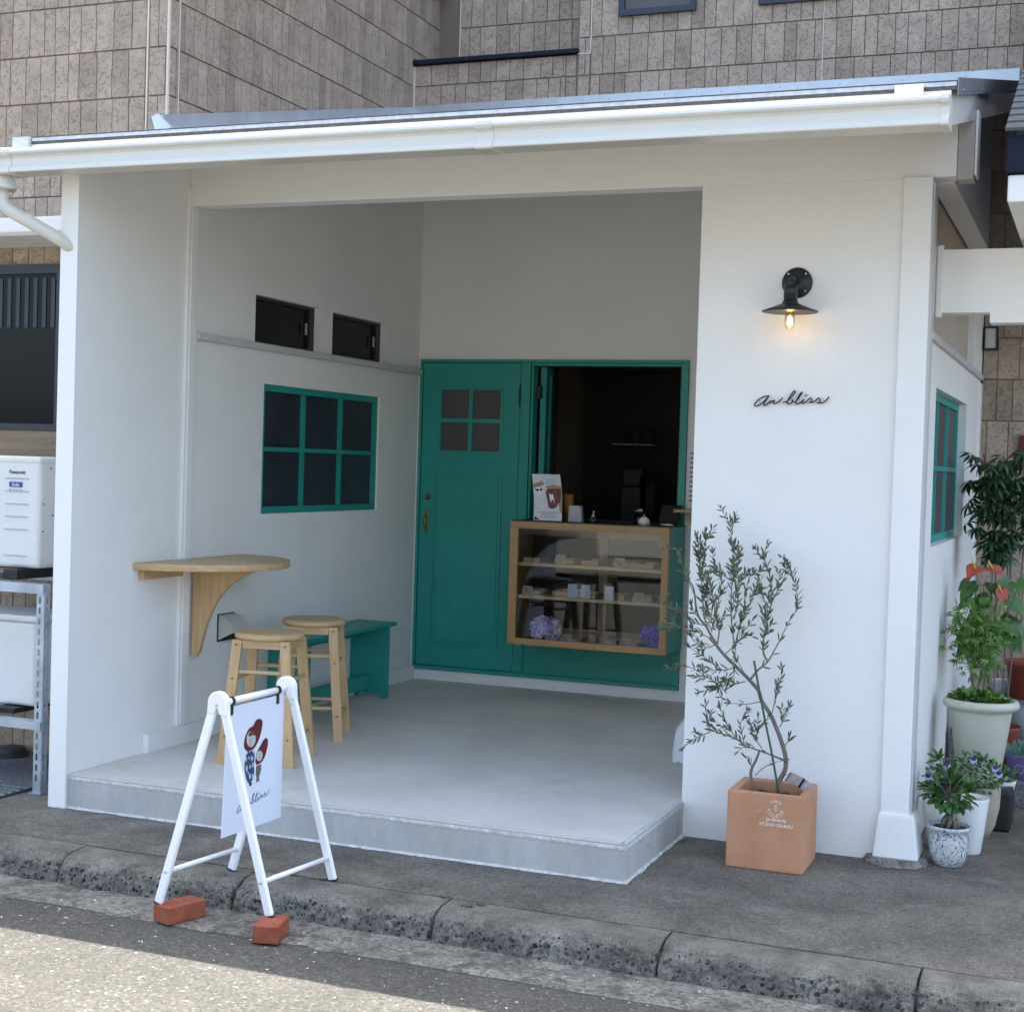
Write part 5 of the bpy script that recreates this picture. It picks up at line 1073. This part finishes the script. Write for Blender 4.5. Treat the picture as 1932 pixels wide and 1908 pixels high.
MB().prism([(1.095, TOP), (1.178, TOP), (1.172, TOP + .088), (1.160, TOP + .093), (1.112, TOP + .093), (1.10, TOP + .088)], 'y', 3.05, 3.09).build('bags', M['paperbag'], pb, bevel=.004)
MB().box(1.098, 1.176, 3.045, 3.05, TOP + .040, TOP + .043).build('fold_line', M['acgrey'], pb)
ptl = thing('pump_bottle', 'small clear pump bottle on the counter between the bags and the bell', 'bottle', (1.225, 3.12, TOP))
MB().lathe([(.020, 0), (.022, .004), (.022, .018), (.016, .028), (.007, .034), (.007, .04)], (1.225, 3.12, TOP), 18).build('body', M['clear'], ptl)
MB().tube([(1.225, 3.12, TOP + .04), (1.225, 3.12, TOP + .066)], .003, 8).tube([(1.225, 3.12, TOP + .064), (1.238, 3.10, TOP + .062)], .003, 8).lathe([(.0085, .034), (.0085, .044)], (1.225, 3.12, TOP), 12).build('pump', M['card'], ptl)
sj = thing('straw_jar', 'short clear jar of wrapped straws left of the white bell', 'jar', (1.505, 3.09, TOP))
MB().lathe([(.024, 0), (.026, .003), (.026, .075), (.0245, .075), (.0245, .005)], (1.505, 3.09, TOP), 20).build('jar', M['clear'], sj)
m = MB()
for k in range(9):
    a = k * .7; m.tube([(1.505 + .010 * math.cos(a), 3.09 + .010 * math.sin(a), TOP + .006), (1.505 + .021 * math.cos(a), 3.09 + .02 * math.sin(a), TOP + .082 + .008 * math.sin(k))], .0045, 6)
m.build('straws', M['paperbag'], sj)
be = thing('counter_bell', 'white domed service bell near the right end of the counter', 'bell', (1.556, 3.03, TOP))
MB().lathe([(.035, 0), (.036, .004), (.032, .010)], (1.556, 3.03, TOP), 28).build('base', M['steel'], be)
MB().lathe([(.033, .011), (.032, .022), (.026, .036), (.014, .046), (.004, .049)], (1.556, 3.03, TOP), 28).build('dome', M['potwhite'], be)
MB().lathe([(.003, .048), (.003, .056), (.005, .058), (.003, .062)], (1.556, 3.03, TOP), 12).build('button', M['steel'], be)
tbk = thing('tablet_screen', 'dark tablet tilted on a stand at the right end of the counter', 'tablet', (1.63, 3.16, TOP))
mt = Matrix.Translation((1.635, 3.20, TOP)) @ Matrix.Rotation(R(-14), 4, 'Z') @ Matrix.Rotation(R(-24), 4, 'X')
MB().box(-.055, .075, -.004, .004, .005, .125, mt).build('screen', M['screen'], tbk, bevel=.004)
MB().box(-.03, .04, -.005, .06, 0, .006, Matrix.Translation((1.635, 3.20, TOP))).build('stand', M['steel'], tbk)
cg = thing('coffee_grinder', 'coffee grinder with clear hopper, both coloured dark for the dim serving room', 'grinder', (1.02, 4.2, 1.1))
MB().box(.95, 1.09, 4.5, 4.7, 1.08, 1.36).prism([(.97, 1.36), (1.07, 1.36), (1.10, 1.48), (.94, 1.48)], 'y', 4.52, 4.68).build('body', M['blackplastic'], cg, bevel=.01)
MB().lathe([(.035, 0), (.035, .22)], (1.15, 4.55, 1.16), 16).build('hopper', M['roomshade'], cg)  # hopper coloured dark so it sinks into the room's shade
MB().box(.45, 1.5, 4.0, 4.6, .15, 1.08).build('work_table', M['roomshade'], label='dark work table inside the serving room', cat='table', loc=(1, 4.3, .15))
rsf = thing('room_shelf', 'thin metal shelf with small jars in the dark serving room', 'shelf', (.9, 4.9, 1.6))
MB().box(.80, 1.10, 4.75, 4.95, 1.640, 1.646).build('board', M['acgrey'], rsf); m = MB()
for i in range(3): m.lathe([(.025, 0), (.025, .06 + .01 * (i % 3)), (.018, .07 + .01 * (i % 3))], (.85 + i * .095, 4.85, 1.6465), 12)
m.split('jar', M['roomshade'], rsf)  # jars take the dark shade tone to stay barely visible

# ================================================================ OLIVE IN TERRACOTTA
pb_ = Vector((2.684, .423, 0)); pa = R(.2); PX = Vector((math.cos(pa), math.sin(pa), 0)); PY = Vector((-math.sin(pa), math.cos(pa), 0)); PW, PD, PH = .290, .275, .290
pm = Matrix((PX, PY, Vector((0, 0, 1)))).transposed().to_4x4(); pm.translation = pb_
pt = thing('terracotta_planter', 'square terracotta planter with white stamp on the pavement before the right wall', 'planter', (2.83, .56, 0))
w = .030; V = []
o_ = [(0, 0), (PW, 0), (PW, PD), (0, PD)]; i_ = [(w, w), (PW - w, w), (PW - w, PD - w), (w, PD - w)]
V = [pm @ Vector((x, y, 0)) for x, y in o_] + [pm @ Vector((x, y, PH)) for x, y in o_] + [pm @ Vector((x, y, PH)) for x, y in i_] + [pm @ Vector((x, y, .22)) for x, y in i_]
F = [(0, 3, 2, 1)] + [(a, (a + 1) % 4, 4 + (a + 1) % 4, 4 + a) for a in range(4)] + [(4 + a, 4 + (a + 1) % 4, 8 + (a + 1) % 4, 8 + a) for a in range(4)] + [(8 + a, 8 + (a + 1) % 4, 12 + (a + 1) % 4, 12 + a) for a in range(4)] + [(12, 13, 14, 15)]
MB().add(V, F).build('box', M['terra'], pt, bevel=.007, seg=3)
m = MB(); n = 14; V = [pm @ Vector((w + (PW - 2 * w) * i / n, w + (PD - 2 * w) * j / n, .245 + .012 * noise.noise(Vector((i * .6, j * .6, 2))))) for j in range(n + 1) for i in range(n + 1)]
m.add(V, [(j * (n + 1) + i, j * (n + 1) + i + 1, (j + 1) * (n + 1) + i + 1, (j + 1) * (n + 1) + i) for i in range(n) for j in range(n)], True); m.build('soil', M['soil'], pt)
def onface(u, z): return pm @ Vector((u, -.0006, z))
text_mesh('Jardinería', .0195, frame(onface(.186, .190), PX + Vector((0, 0, -.0)), (0, 0, 1)), pt, 'stamp_lettering', M['whiteink'], .0004)
text_mesh('STUDIO CIELBLEU', .0155, frame(onface(.187, .171), PX, (0, 0, 1)), pt, 'stamp_lettering', M['whiteink'], .0004)
for word, a0, a1, r_, fl in (('STUDIO', 128, 52, .0225, False), ('CIELBLEU', 198, 342, .0285, True)):
    for i, chh in enumerate(word):
        a = R(a0 + (a1 - a0) * i / (len(word) - 1)); rr = r_
        c = onface(.183 + (rr if not fl else rr - .0) * math.cos(a), .238 + rr * math.sin(a))
        upd = (Vector((math.cos(a), 0, math.sin(a))) if not fl else Vector((-math.cos(a), 0, -math.sin(a)))); upd = PX * upd.x + Vector((0, 0, upd.z)); xd = upd.cross(Vector((0, 1, 0))) * -1
        xd = Vector((upd.z, 0, -upd.x)); text_mesh(chh, .0115, frame(c, xd, upd), pt, 'stamp_letter', M['whiteink'], .0004)
m = MB().tube([onface(.183 + .0335 * math.cos(a), .238 + .0335 * math.sin(a)) for a in [i * math.pi / 20 for i in range(-18, -1)]], .0006, 4)
m.tube([onface(.183 + .006 * math.cos(a), .240 + .012 * math.sin(a)) for a in [i * math.pi / 8 for i in range(17)]], .0006, 4); m.tube([onface(.183, .225), onface(.183, .252)], .0006, 4)
m.build('stamp_ring', M['whiteink'], pt)

ot = thing('olive_tree', 'young olive tree with thin crooked stems and narrow leaves in the terracotta planter', 'tree', (2.83, .57, .24))
Y0_ = .57
def vary(seed, L_, amp):
    rg = random.Random(seed); a = rg.uniform(-1, 1); return [(x, Y0_ + a * amp * (i / max(1, L_ - 1)) ** 1.2) for i, x in enumerate([0] * L_)]
tpts = [Vector((x, Y0_ + .045 * math.sin(i * .33), z)) for i, (x, z) in enumerate(TRUNK)]
tc_ = catmull(tpts, 4); nT = len(tc_)
m = MB().tube(tc_, [.0074 * (1 - i / nT) ** .8 + .0022 for i in range(nT)], 9)
spts = catmull([Vector((x, Y0_ - .02, z)) for x, z in STEM], 4); m.tube(spts, [.0065 - .0025 * i / len(spts) for i in range(len(spts))], 8)
m.tube([tc_[0] + Vector((0, 0, -.01)), tc_[0] + Vector((-.012, -.02, -.03))], .007, 7)
m.build('trunk', M['bark'], ot)
def ynear(x, z):
    best = min(tc_, key=lambda p: (p.x - x) ** 2 + (p.z - z) ** 2); return best
tw = MB(); lf = MB(); rg = random.Random(11); ends = []
for bi, br_ in enumerate(BR):
    x0, z0 = br_[0]; q = ynear(x0, z0); y0 = q.y
    for (ex, ey, ez) in ends:
        if (ex - x0) ** 2 + (ez - z0) ** 2 < .0004: y0 = ey
    dy = rg.uniform(-.09, .12) if bi not in (0,) else .04
    L_ = [0]
    for a, b in zip(br_[:-1], br_[1:]): L_.append(L_[-1] + math.hypot(b[0] - a[0], b[1] - a[1]))
    P = [Vector((x, min(y0 + dy * l / .35, .775), z)) for (x, z), l in zip(br_, L_)]
    for p in P: ends.append((p.x, p.y, p.z))
    C = catmull(P, 5); n = len(C); r0 = .0028 if L_[-1] > .25 else .0019
    if bi in (0, 7, 10, 11): r0 = .0042
    tw.tube(C, [r0 * (1 - .7 * i / n) + .0004 for i in range(n)], 5)
    bare = bi in (0, 10, 13, 25, 46, 47); dens = .0185
    if bare: dens = .06
    if bi in (16, 22, 2): dens = .02
    acc = 0; side_ = 1
    for i in range(1, n):
        seg = C[i] - C[i - 1]; acc += seg.length; frac = i / n
        if frac < .12: continue
        while acc > dens:
            acc -= dens
            t = seg.normalized(); ax = Vector((rg.gauss(0, 1), rg.gauss(0, 1), rg.gauss(0, 1))); ax = (ax - t * ax.dot(t)).normalized()
            for s in (1, -1):
                if rg.random() < .14: continue
                d = t * rg.uniform(.7, 1.1) + ax * s * rg.uniform(.35, 1.15) + Vector((0, 0, .18)); ln = rg.uniform(.025, .040) * (1.0 if frac < .85 else .85)
                p_ = C[i] + t * rg.uniform(-.003, .003)
                if p_.y + d.normalized().y * ln > .79: d.y = -abs(d.y)
                lf.leaf(p_, d, (rg.uniform(-.5, .5), rg.uniform(-1, -.2), rg.uniform(.1, 1)), ln, rg.uniform(.0058, .0082), rg.uniform(-.15, .3), .25)
    lf.leaf(C[-1], C[-1] - C[-2], (0, -1, .3), .03, .0065, .05, .3)
    if bare or L_[-1] < .05: continue
    for _ in range(int(L_[-1] / .085)):     # short leafy side shoots
        i = rg.randint(int(n * .2), n - 2); t = (C[i + 1] - C[i]).normalized(); ax = Vector((rg.gauss(0, 1), rg.gauss(0, 1.2), rg.gauss(0, .7))); ax = (ax - t * ax.dot(t)).normalized()
        e_ = C[i] + (t * .9 + ax * rg.uniform(.5, 1.0) + Vector((0, 0, .35))).normalized() * rg.uniform(.035, .075)
        if e_.y > .765: e_.y = 2 * C[i].y - e_.y
        S_ = catmull([C[i], C[i].lerp(e_, .5) + Vector((0, 0, -.004)), e_], 3); tw.tube(S_, [.0012, .001, .001, .0008, .0007, .0006, .0005][:len(S_)], 4)
        for j in range(1, len(S_)):
            tt = (S_[j] - S_[j - 1]).normalized(); ax2 = Vector((rg.gauss(0, 1), rg.gauss(0, 1), rg.gauss(0, 1))); ax2 = (ax2 - tt * ax2.dot(tt)).normalized()
            for s in (1, -1):
                if rg.random() < .2: continue
                lf.leaf(S_[j], tt * rg.uniform(.7, 1.1) + ax2 * s * rg.uniform(.4, 1.1), (rg.uniform(-.5, .5), rg.uniform(-1, -.2), rg.uniform(.1, 1)), rg.uniform(.022, .036), rg.uniform(.0062, .009), rg.uniform(-.15, .3), .25)
tw.build('twigs', M['twig'], ot); lf.build('leaves', M['olive'], ot)
sk = thing('plant_stake', 'green garden stake supporting the olive tree', 'stake', (2.84, .54, .24))
MB().tube([(x, .545, z) for x, z in STAKE][:1] + catmull([(x, .548 + .0 * i, z) for i, (x, z) in enumerate(STAKE)], 12), .0042, 8).build('rod', M['stake'], sk)
tg = thing('plant_tag', 'printed plastic plant tag with black stripe hanging at the olive stem', 'tag', (2.92, .55, .3))
tm = frame((2.893, .545, .352), (.086, .01, -.052), (.03, -.25, .95))
m = MB(); V = []
for i in range(9):
    t = i / 8; yy = .010 * math.sin(t * math.pi)
    V += [tm @ Vector((t * .103, yy + .004, 0)), tm @ Vector((t * .103, yy - .040, 0))]
m.add(V, [(2 * i, 2 * i + 1, 2 * i + 3, 2 * i + 2) for i in range(8)]); tgo = m.build('tag_sheet', M['tag'], tg)
sm_ = tgo.modifiers.new('thick', 'SOLIDIFY'); sm_.thickness = .0008
MB().add([tm @ Vector(p) for p in [(.052, .0135, .0012), (.052, -.0305, .0012), (.060, -.031, .0012), (.060, .013, .0012)]], [(0, 1, 2, 3)]).build('stripe', M['black'], tg)
MB().add([tm @ Vector(p) for p in [(0, .0035, .0012), (0, -.040, .0012), (.004, -.039, .0012), (.004, .0045, .0012)]], [(0, 1, 2, 3)]).build('stripe', M['black'], tg)
MB().tube([(2.873, .56, .338), (2.893, .546, .348)], .001, 5).build('tie', M['blackplastic'], tg)

# ================================================================ POTS AND PLANTS ON THE RIGHT
def pot(name, label, c, prof, material, soil_r, soil_z, n=40, parts=()):
    t = thing(name, label, 'pot', c); MB().lathe(prof, c, n).build('pot_body', material, t)
    MB().lathe([(soil_r, soil_z - .004), (soil_r * .98, soil_z), (.001, soil_z + .003)], c, 24).build('soil', M['soil'], t)
    return t
def bushy(mb, c, rad, n, ln, w, up=.3, seed=1, bend=.3, shell=.35):
    rg = random.Random(seed)
    for _ in range(n):
        d = Vector((rg.gauss(0, 1), rg.gauss(0, 1), rg.gauss(0, 1))).normalized(); k = rg.uniform(shell, 1) ** .6
        p = Vector(c) + Vector((d.x * rad[0], d.y * rad[1], d.z * rad[2])) * k
        q = d + Vector((rg.gauss(0, .5), rg.gauss(0, .5), rg.gauss(0, .4) + up)); mb.leaf(p, q, (rg.gauss(0, .3), rg.gauss(0, .3) - .2, 1), ln * rg.uniform(.65, 1.2), w * rg.uniform(.7, 1.2), bend * rg.uniform(0, 1.6), .25)
# blue and white china pot with ficus
c = (3.452, .860, 0)
bp1 = pot('china_pot', 'round white china pot painted with blue flowers at the foot of the post', c, [(.048, 0), (.056, .004), (.069, .035), (.075, .075), (.073, .110), (.070, .130), (.082, .140), (.086, .148), (.084, .154), (.070, .153), (.068, .140)], M['china'], .069, .142, 48)
fc = thing('small_ficus', 'glossy bonsai-like ficus with swollen roots in the blue and white china pot', 'plant', (3.452, .86, .145))
m = MB()
for a in range(7):
    t = a * .9; m.tube([(3.452 + .034 * math.cos(t), .86 + .034 * math.sin(t), .140), (3.452 + .024 * math.cos(t + .3), .86 + .024 * math.sin(t + .3), .170), (3.452 + .006 * math.cos(t), .86 + .006 * math.sin(t), .195)], [.006, .009, .008], 8)
m.tube([(3.452, .86, .18), (3.450, .862, .24), (3.445, .86, .30)], [.016, .013, .009], 10)
rg = random.Random(5)
for k in range(9):
    a = k * .8; m.tube([(3.448, .86, .20 + .010 * k), (3.448 + .04 * math.cos(a), .86 + .04 * math.sin(a), .24 + .012 * k), (3.448 + .07 * math.cos(a), .86 + .07 * math.sin(a), .265 + .012 * k)], [.004, .003, .002], 6)
m.tube([(3.445, .86, .30), (3.43, .85, .36), (3.405, .84, .405)], [.004, .0035, .002], 6)
m.build('trunk', M['bark'], fc)
m = MB(); bushy(m, (3.452, .86, .275), (.085, .08, .055), 210, .044, .020, .15, 21, .35); bushy(m, (3.450, .87, .345), (.045, .05, .035), 60, .046, .021, .5, 22)
for d in ((-.9, 0, .5), (-.5, -.2, 1), (.1, -.3, 1), (.9, 0, .3), (-1, -.2, -.2), (.3, -.6, .7)): m.leaf((3.408, .842, .400), d, (0, -.4, 1), .055, .022, .1)
m.build('leaves', M['leafficus'], fc)
# pansies behind
def pansy_plant(label, c, r, n, seed, fl):
    t = thing('pansy_plant', label, 'plant', c); m = MB(); bushy(m, (c[0], c[1], c[2] + r[2] * .6), r, n, .026, .015, .3, seed); m.build('leaves', M['leafmid'], t)
    for i, (x, y, z) in enumerate(fl):
        for mm, nm, offs in ((M['violet'], 'dark_petals', ((-.4, .8), (.4, .8))), (M['lilac'], 'pale_petals', ((-.9, 0), (.9, 0), (0, -.9)))):
            m = MB()
            for ox, oz in offs: m.lathe([(.0015, .001), (.0075, .0), (.0082, .001)], (0, 0, 0), 10, Matrix.Translation((x + ox * .007, y - .002 * oz, z + oz * .007)) @ Matrix.Rotation(R(80), 4, 'X') @ Matrix.Rotation(rnd(-.3, .3), 4, 'Y'))
            m.build(nm, mm, t)
    return t
pot('white_pot', 'tall white glazed pot directly behind the blue and white china pot', (3.502, 1.10, 0), [(.050, 0), (.052, .004), (.066, .11), (.078, .215), (.0775, .221), (.073, .221), (.068, .16)], M['potwhite'], .070, .175)
pot('white_pot', 'plain white pot squeezed between the post base and the ficus', (3.395, 1.10, 0), [(.045, 0), (.060, .11), (.070, .205), (.067, .207), (.062, .17)], M['potwhite'], .062, .175)
pansy_plant('pansies with violet and white flowers in the pot beside the side wall', (3.39, 1.12, .20), (.075, .07, .075), 220, 31, [(3.365, 1.04, .325), (3.375, 1.03, .295), (3.415, 1.05, .345), (3.345, 1.06, .29)])
pot('beige_pot', 'beige mottled stone pot behind the tall white pot', (3.525, 1.40, 0), [(.040, 0), (.062, .05), (.078, .13), (.080, .20), (.076, .215), (.070, .213), (.066, .18)], M['potbeige'], .068, .185)
pansy_plant('pansies with dark violet flowers in the beige stone pot', (3.515, 1.36, .22), (.105, .08, .08), 300, 32, [(3.585, 1.30, .305), (3.600, 1.29, .285), (3.50, 1.28, .335)])
pot('white_pot', 'cone-shaped white pot behind the beige stone pot', (3.572, 1.72, 0), [(.035, 0), (.075, .17), (.078, .185), (.072, .187), (.066, .15)], M['potwhite'], .066, .155)
pansy_plant('low green plant spilling over the cone-shaped white pot', (3.575, 1.69, .175), (.075, .06, .05), 150, 33, [])
# big cream pot with greens
c = (3.500, 1.98, 0); s_ = 1.0
pot('cream_pot', 'largest cream plastic pot with wide rolled rim beside the side wall', (3.498, 1.62, .17), [(.075, 0), (.085, .01), (.128, .315), (.130, .330), (.150, .334), (.158, .345), (.158, .358), (.150, .370), (.138, .372), (.134, .36), (.130, .33)], M['potcream'], .132, .345, 48)
MB().box(3.40, 3.64, 1.52, 1.80, 0, .169).build('pot_stand', M['black'], label='low dark block raising the big cream pot', cat='stand', loc=(3.5, 1.66, 0), bevel=.01)
t = thing('leafy_greens', 'bright green scalloped leaves growing in the large cream pot', 'plant', (3.5, 1.62, .52)); m = MB()
bushy(m, (3.485, 1.61, .535), (.115, .10, .030), 330, .030, .030, .6, 41, .2); m.build('leaves', M['leaflight'], t)
# purple pot with succulents on the step
pot('purple_pot', 'purple pot with a white floral mark on the granite step', (3.665, 2.22, .109), [(.070, 0), (.072, .004), (.096, .105), (.098, .115), (.093, .117), (.086, .09)], M['potpurple'], .088, .095)
m = MB()
for k in range(10): a = k * math.pi / 5; m.tube([(3.640 + .016 * math.cos(a), 2.131, .16 + .016 * math.sin(a)), (3.640 + .024 * math.cos(a + .2), 2.131, .16 + .024 * math.sin(a + .2))], .0014, 4)
m.build('floral_mark', M['lilac'], bpy.data.objects['purple_pot'])
t = thing('grey_succulent', 'spiky grey-green succulents in the purple pot', 'plant', (3.66, 2.2, .21)); m = MB(); rg = random.Random(6)
for _ in range(110):
    a = rg.uniform(0, 6.28); rr = rg.uniform(0, .08); m.leaf((3.665 + rr * math.cos(a), 2.21 + rr * math.sin(a), .21), (math.cos(a) * .5 + rg.gauss(0, .2), math.sin(a) * .5, rg.uniform(.6, 1.4)), (0, -1, .1), rg.uniform(.035, .085), .008, .1, .5)
m.build('leaves', M['succ'], t)
# pale bucket behind
pot('pale_bucket', 'pale blue-grey bucket planter with darker rim, behind the purple pot', (3.665, 2.62, .20), [(.085, 0), (.115, .19), (.118, .20), (.121, .205), (.118, .21), (.110, .208), (.105, .17)], M['potbucket'], .107, .185)
MB().box(3.52, 3.80, 2.50, 2.76, .109, .199).build('pot_stand', M['granite'], label='grey block under the pale bucket planter', cat='stand', loc=(3.66, 2.6, .109))
t = thing('trailing_succulent', 'reddish green rosette succulents in the pale bucket', 'plant', (3.66, 2.6, .39)); m = MB(); bushy(m, (3.65, 2.59, .415), (.10, .08, .035), 220, .030, .014, .6, 44, .1); m.build('leaves', M['succ'], t)
# small pots in the back row
for i, (x, y, z, mm, lb) in enumerate(((3.375, 2.30, .30, 'potwhite', 'small chipped white pot at the wall behind the big cream pot'), (3.522, 2.66, .40, 'potbucket', 'pale cylindrical pot between the maple and the bucket'), (3.47, 2.36, .29, 'potwhite', 'low white bowl pot behind the leafy greens'))):
    pot('small_pot', lb, (x, y, z), [(.035, 0), (.046, .09), (.048, .10), (.044, .10), (.042, .08)], M[mm], .043, .085)
    MB().box(x - .055, x + .055, y - .05, y + .05, .001 if i != 1 else .20, z - .001).build('pot_stand', M['granite'], label=('dark block under the ' + lb), cat='stand', loc=(x, y, .1))
t = thing('low_fern', 'feathery light green plant in the small pots behind the cream pot', 'plant', (3.42, 2.3, .40)); m = MB(); bushy(m, (3.42, 2.31, .42), (.095, .05, .045), 300, .022, .010, .5, 51); m.build('leaves', M['leaflight'], t)
# red-brown planter with anthurium
pot('red_brown_planter', 'red-brown plastic planter on the stand at the right edge', (3.625, 2.55, .43), [(.060, 0), (.082, .16), (.092, .162), (.092, .185), (.082, .186), (.078, .15)], M['terra2'], .080, .165)
MB().box(3.54, 3.76, 2.47, 2.68, .411, .429).build('pot_stand', M['granite'], label='thin grey slab under the red-brown planter', cat='stand', loc=(3.65, 2.57, .411))
at_ = thing('anthurium', 'anthurium with glossy heart leaves and three red flowers among the pots', 'plant', (3.50, 1.98, .55))
def heart(mb, c, d, upv, s):
    """heart-shaped leaf or spathe with a midrib fold and a drooping tip"""
    d = Vector(d).normalized(); sd = d.cross(Vector(upv)).normalized(); nn = sd.cross(d)
    half = [(-.16, .02), (-.42, .16), (-.46, .36), (-.28, .54), (.02, .60), (.34, .50), (.66, .30), (.90, .12), (1.06, 0)]
    def lift(x, y): return -.30 * s * max(0, x) ** 2 + .22 * abs(y) * s - .25 * s * y * y
    ring = half + [(x, -y) for x, y in half[::-1][1:]]
    V = [Vector(c) + d * (.22 * s) + nn * lift(.22, 0)] + [Vector(c) + d * (x * s) + sd * (y * s) + nn * lift(x, y) for x, y in ring]
    n = len(ring); F = [(0, 1 + i, 1 + (i + 1) % n) for i in range(n)]
    mb.add(V, F, True)
m = MB(); rg = random.Random(8); st = MB()
for i in range(36):
    a = rg.uniform(0, 6.28); rr = rg.uniform(.03, .14); p = (3.505 + rr * math.cos(a), 1.97 + rr * .7 * math.sin(a), rg.uniform(.72, 1.02)); heart(m, p, (math.cos(a), math.sin(a) - .6, -.7), (0, -.5, 1), rg.uniform(.055, .09)); st.tube([(3.50, 1.99, .56), (3.50 + rr * .3 * math.cos(a), 1.98, .75), p], .0025, 5)
m.build('leaves', M['leafmid'], at_)
m = MB(); y_ = MB()
for p, d, s in (((3.435, 1.85, 1.085), (-.3, -.6, -.35), .068), ((3.505, 1.90, 1.085), (.9, -.4, -.2), .050), ((3.552, 1.86, .985), (.1, -.5, -.85), .048)):
    heart(m, p, d, (0, -.55, .8), s); y_.tube([Vector(p) + Vector((0, -.004, 0)), Vector(p) + Vector((-.018, -.022, .045 * s / .06))], [.0042, .0022], 8); st.tube([(3.50, 1.99, .56), (3.49, 1.95, .85), p], .003, 5)
m.split('spathe', M['anth'], at_); y_.split('spadix', M['yellow'], at_); st.build('stems', M['twig'], at_)
mp_ = thing('green_maple', 'airy light green maple seedling with pointed lobed leaves among the pots', 'plant', (3.44, 1.80, .5))
m = MB(); st = MB(); rg = random.Random(9)
for i in range(7):
    a = rg.uniform(0, 6.28); st.tube(catmull([(3.46, 1.80, .50), (3.46 + .03 * math.cos(a), 1.80, .65), (3.45 + .09 * math.cos(a), 1.8 + .05 * math.sin(a), .80 + .03 * i)], 4), .0022, 5)
for _ in range(330):
    d = Vector((rg.gauss(0, 1), rg.gauss(0, 1), rg.gauss(0, 1))).normalized(); p = Vector((3.46, 1.80, .79)) + Vector((d.x * .15, d.y * .08, d.z * .20)) * rg.uniform(.3, 1); a0 = rg.uniform(0, 6.28); tilt = Vector((rg.gauss(0, .35), -.5 + rg.gauss(0, .3), .7)).normalized(); t1 = tilt.cross(Vector((1, .2, 0))).normalized(); t2 = tilt.cross(t1)
    for k in range(5):
        a = a0 + (k - 2) * .62; q = t1 * math.cos(a) + t2 * math.sin(a); m.leaf(p, q, tilt, .034 * (1 - .13 * abs(k - 2)), .0062, .35, .1)
m.build('leaves', M['leaflight'], mp_); st.build('stems', M['twig'], mp_)
# tall schefflera
sf = thing('tall_schefflera', 'tall dark umbrella plant with whorled leaflets beside the side wall', 'plant', (3.52, 2.45, .3))
m = MB(); st = MB(); rg = random.Random(10)
stems = [[(3.50, 2.45, .30), (3.49, 2.44, .9), (3.46, 2.43, 1.35), (3.41, 2.40, 1.60)], [(3.53, 2.47, .3), (3.55, 2.46, 1.0), (3.56, 2.44, 1.55)], [(3.55, 2.45, .3), (3.60, 2.42, 1.0), (3.63, 2.4, 1.58)]]
for s in stems: st.tube(catmull(s, 6), .0042, 7)
for _ in range(170):
    u = rg.random(); z = rg.choice([rg.uniform(1.10, 1.25), rg.uniform(1.27, 1.62), rg.uniform(1.27, 1.62), rg.uniform(1.3, 1.5)])
    cxx = 3.50 if z < 1.25 else 3.515; wd = .085 if z < 1.25 else .165
    p = Vector((max(3.35, cxx + rg.gauss(0, .55) * wd), 2.40 + rg.gauss(0, .06), z)); n_ = Vector((rg.gauss(0, .45), -.35 + rg.gauss(0, .4), 1)).normalized(); t1 = n_.cross(Vector((1, .3, 0))).normalized(); t2 = n_.cross(t1); a0 = rg.uniform(0, 6.28); k_ = rg.choice([7, 8, 9])
    for k in range(k_):
        a = a0 + k * 2 * math.pi / k_; q = (t1 * math.cos(a) + t2 * math.sin(a)) - n_ * .22; m.leaf(p + q * .005, q, n_, rg.uniform(.042, .064), .0165, .55, .3)
m.build('leaves', M['leafdark'], sf); st.build('stems', M['bark'], sf)
pot('clay_pot', 'hidden brown pot holding the tall umbrella plant', (3.53, 2.46, .112), [(.07, 0), (.095, .18), (.10, .19), (.095, .192), (.09, .16)], M['terra2'], .09, .17)
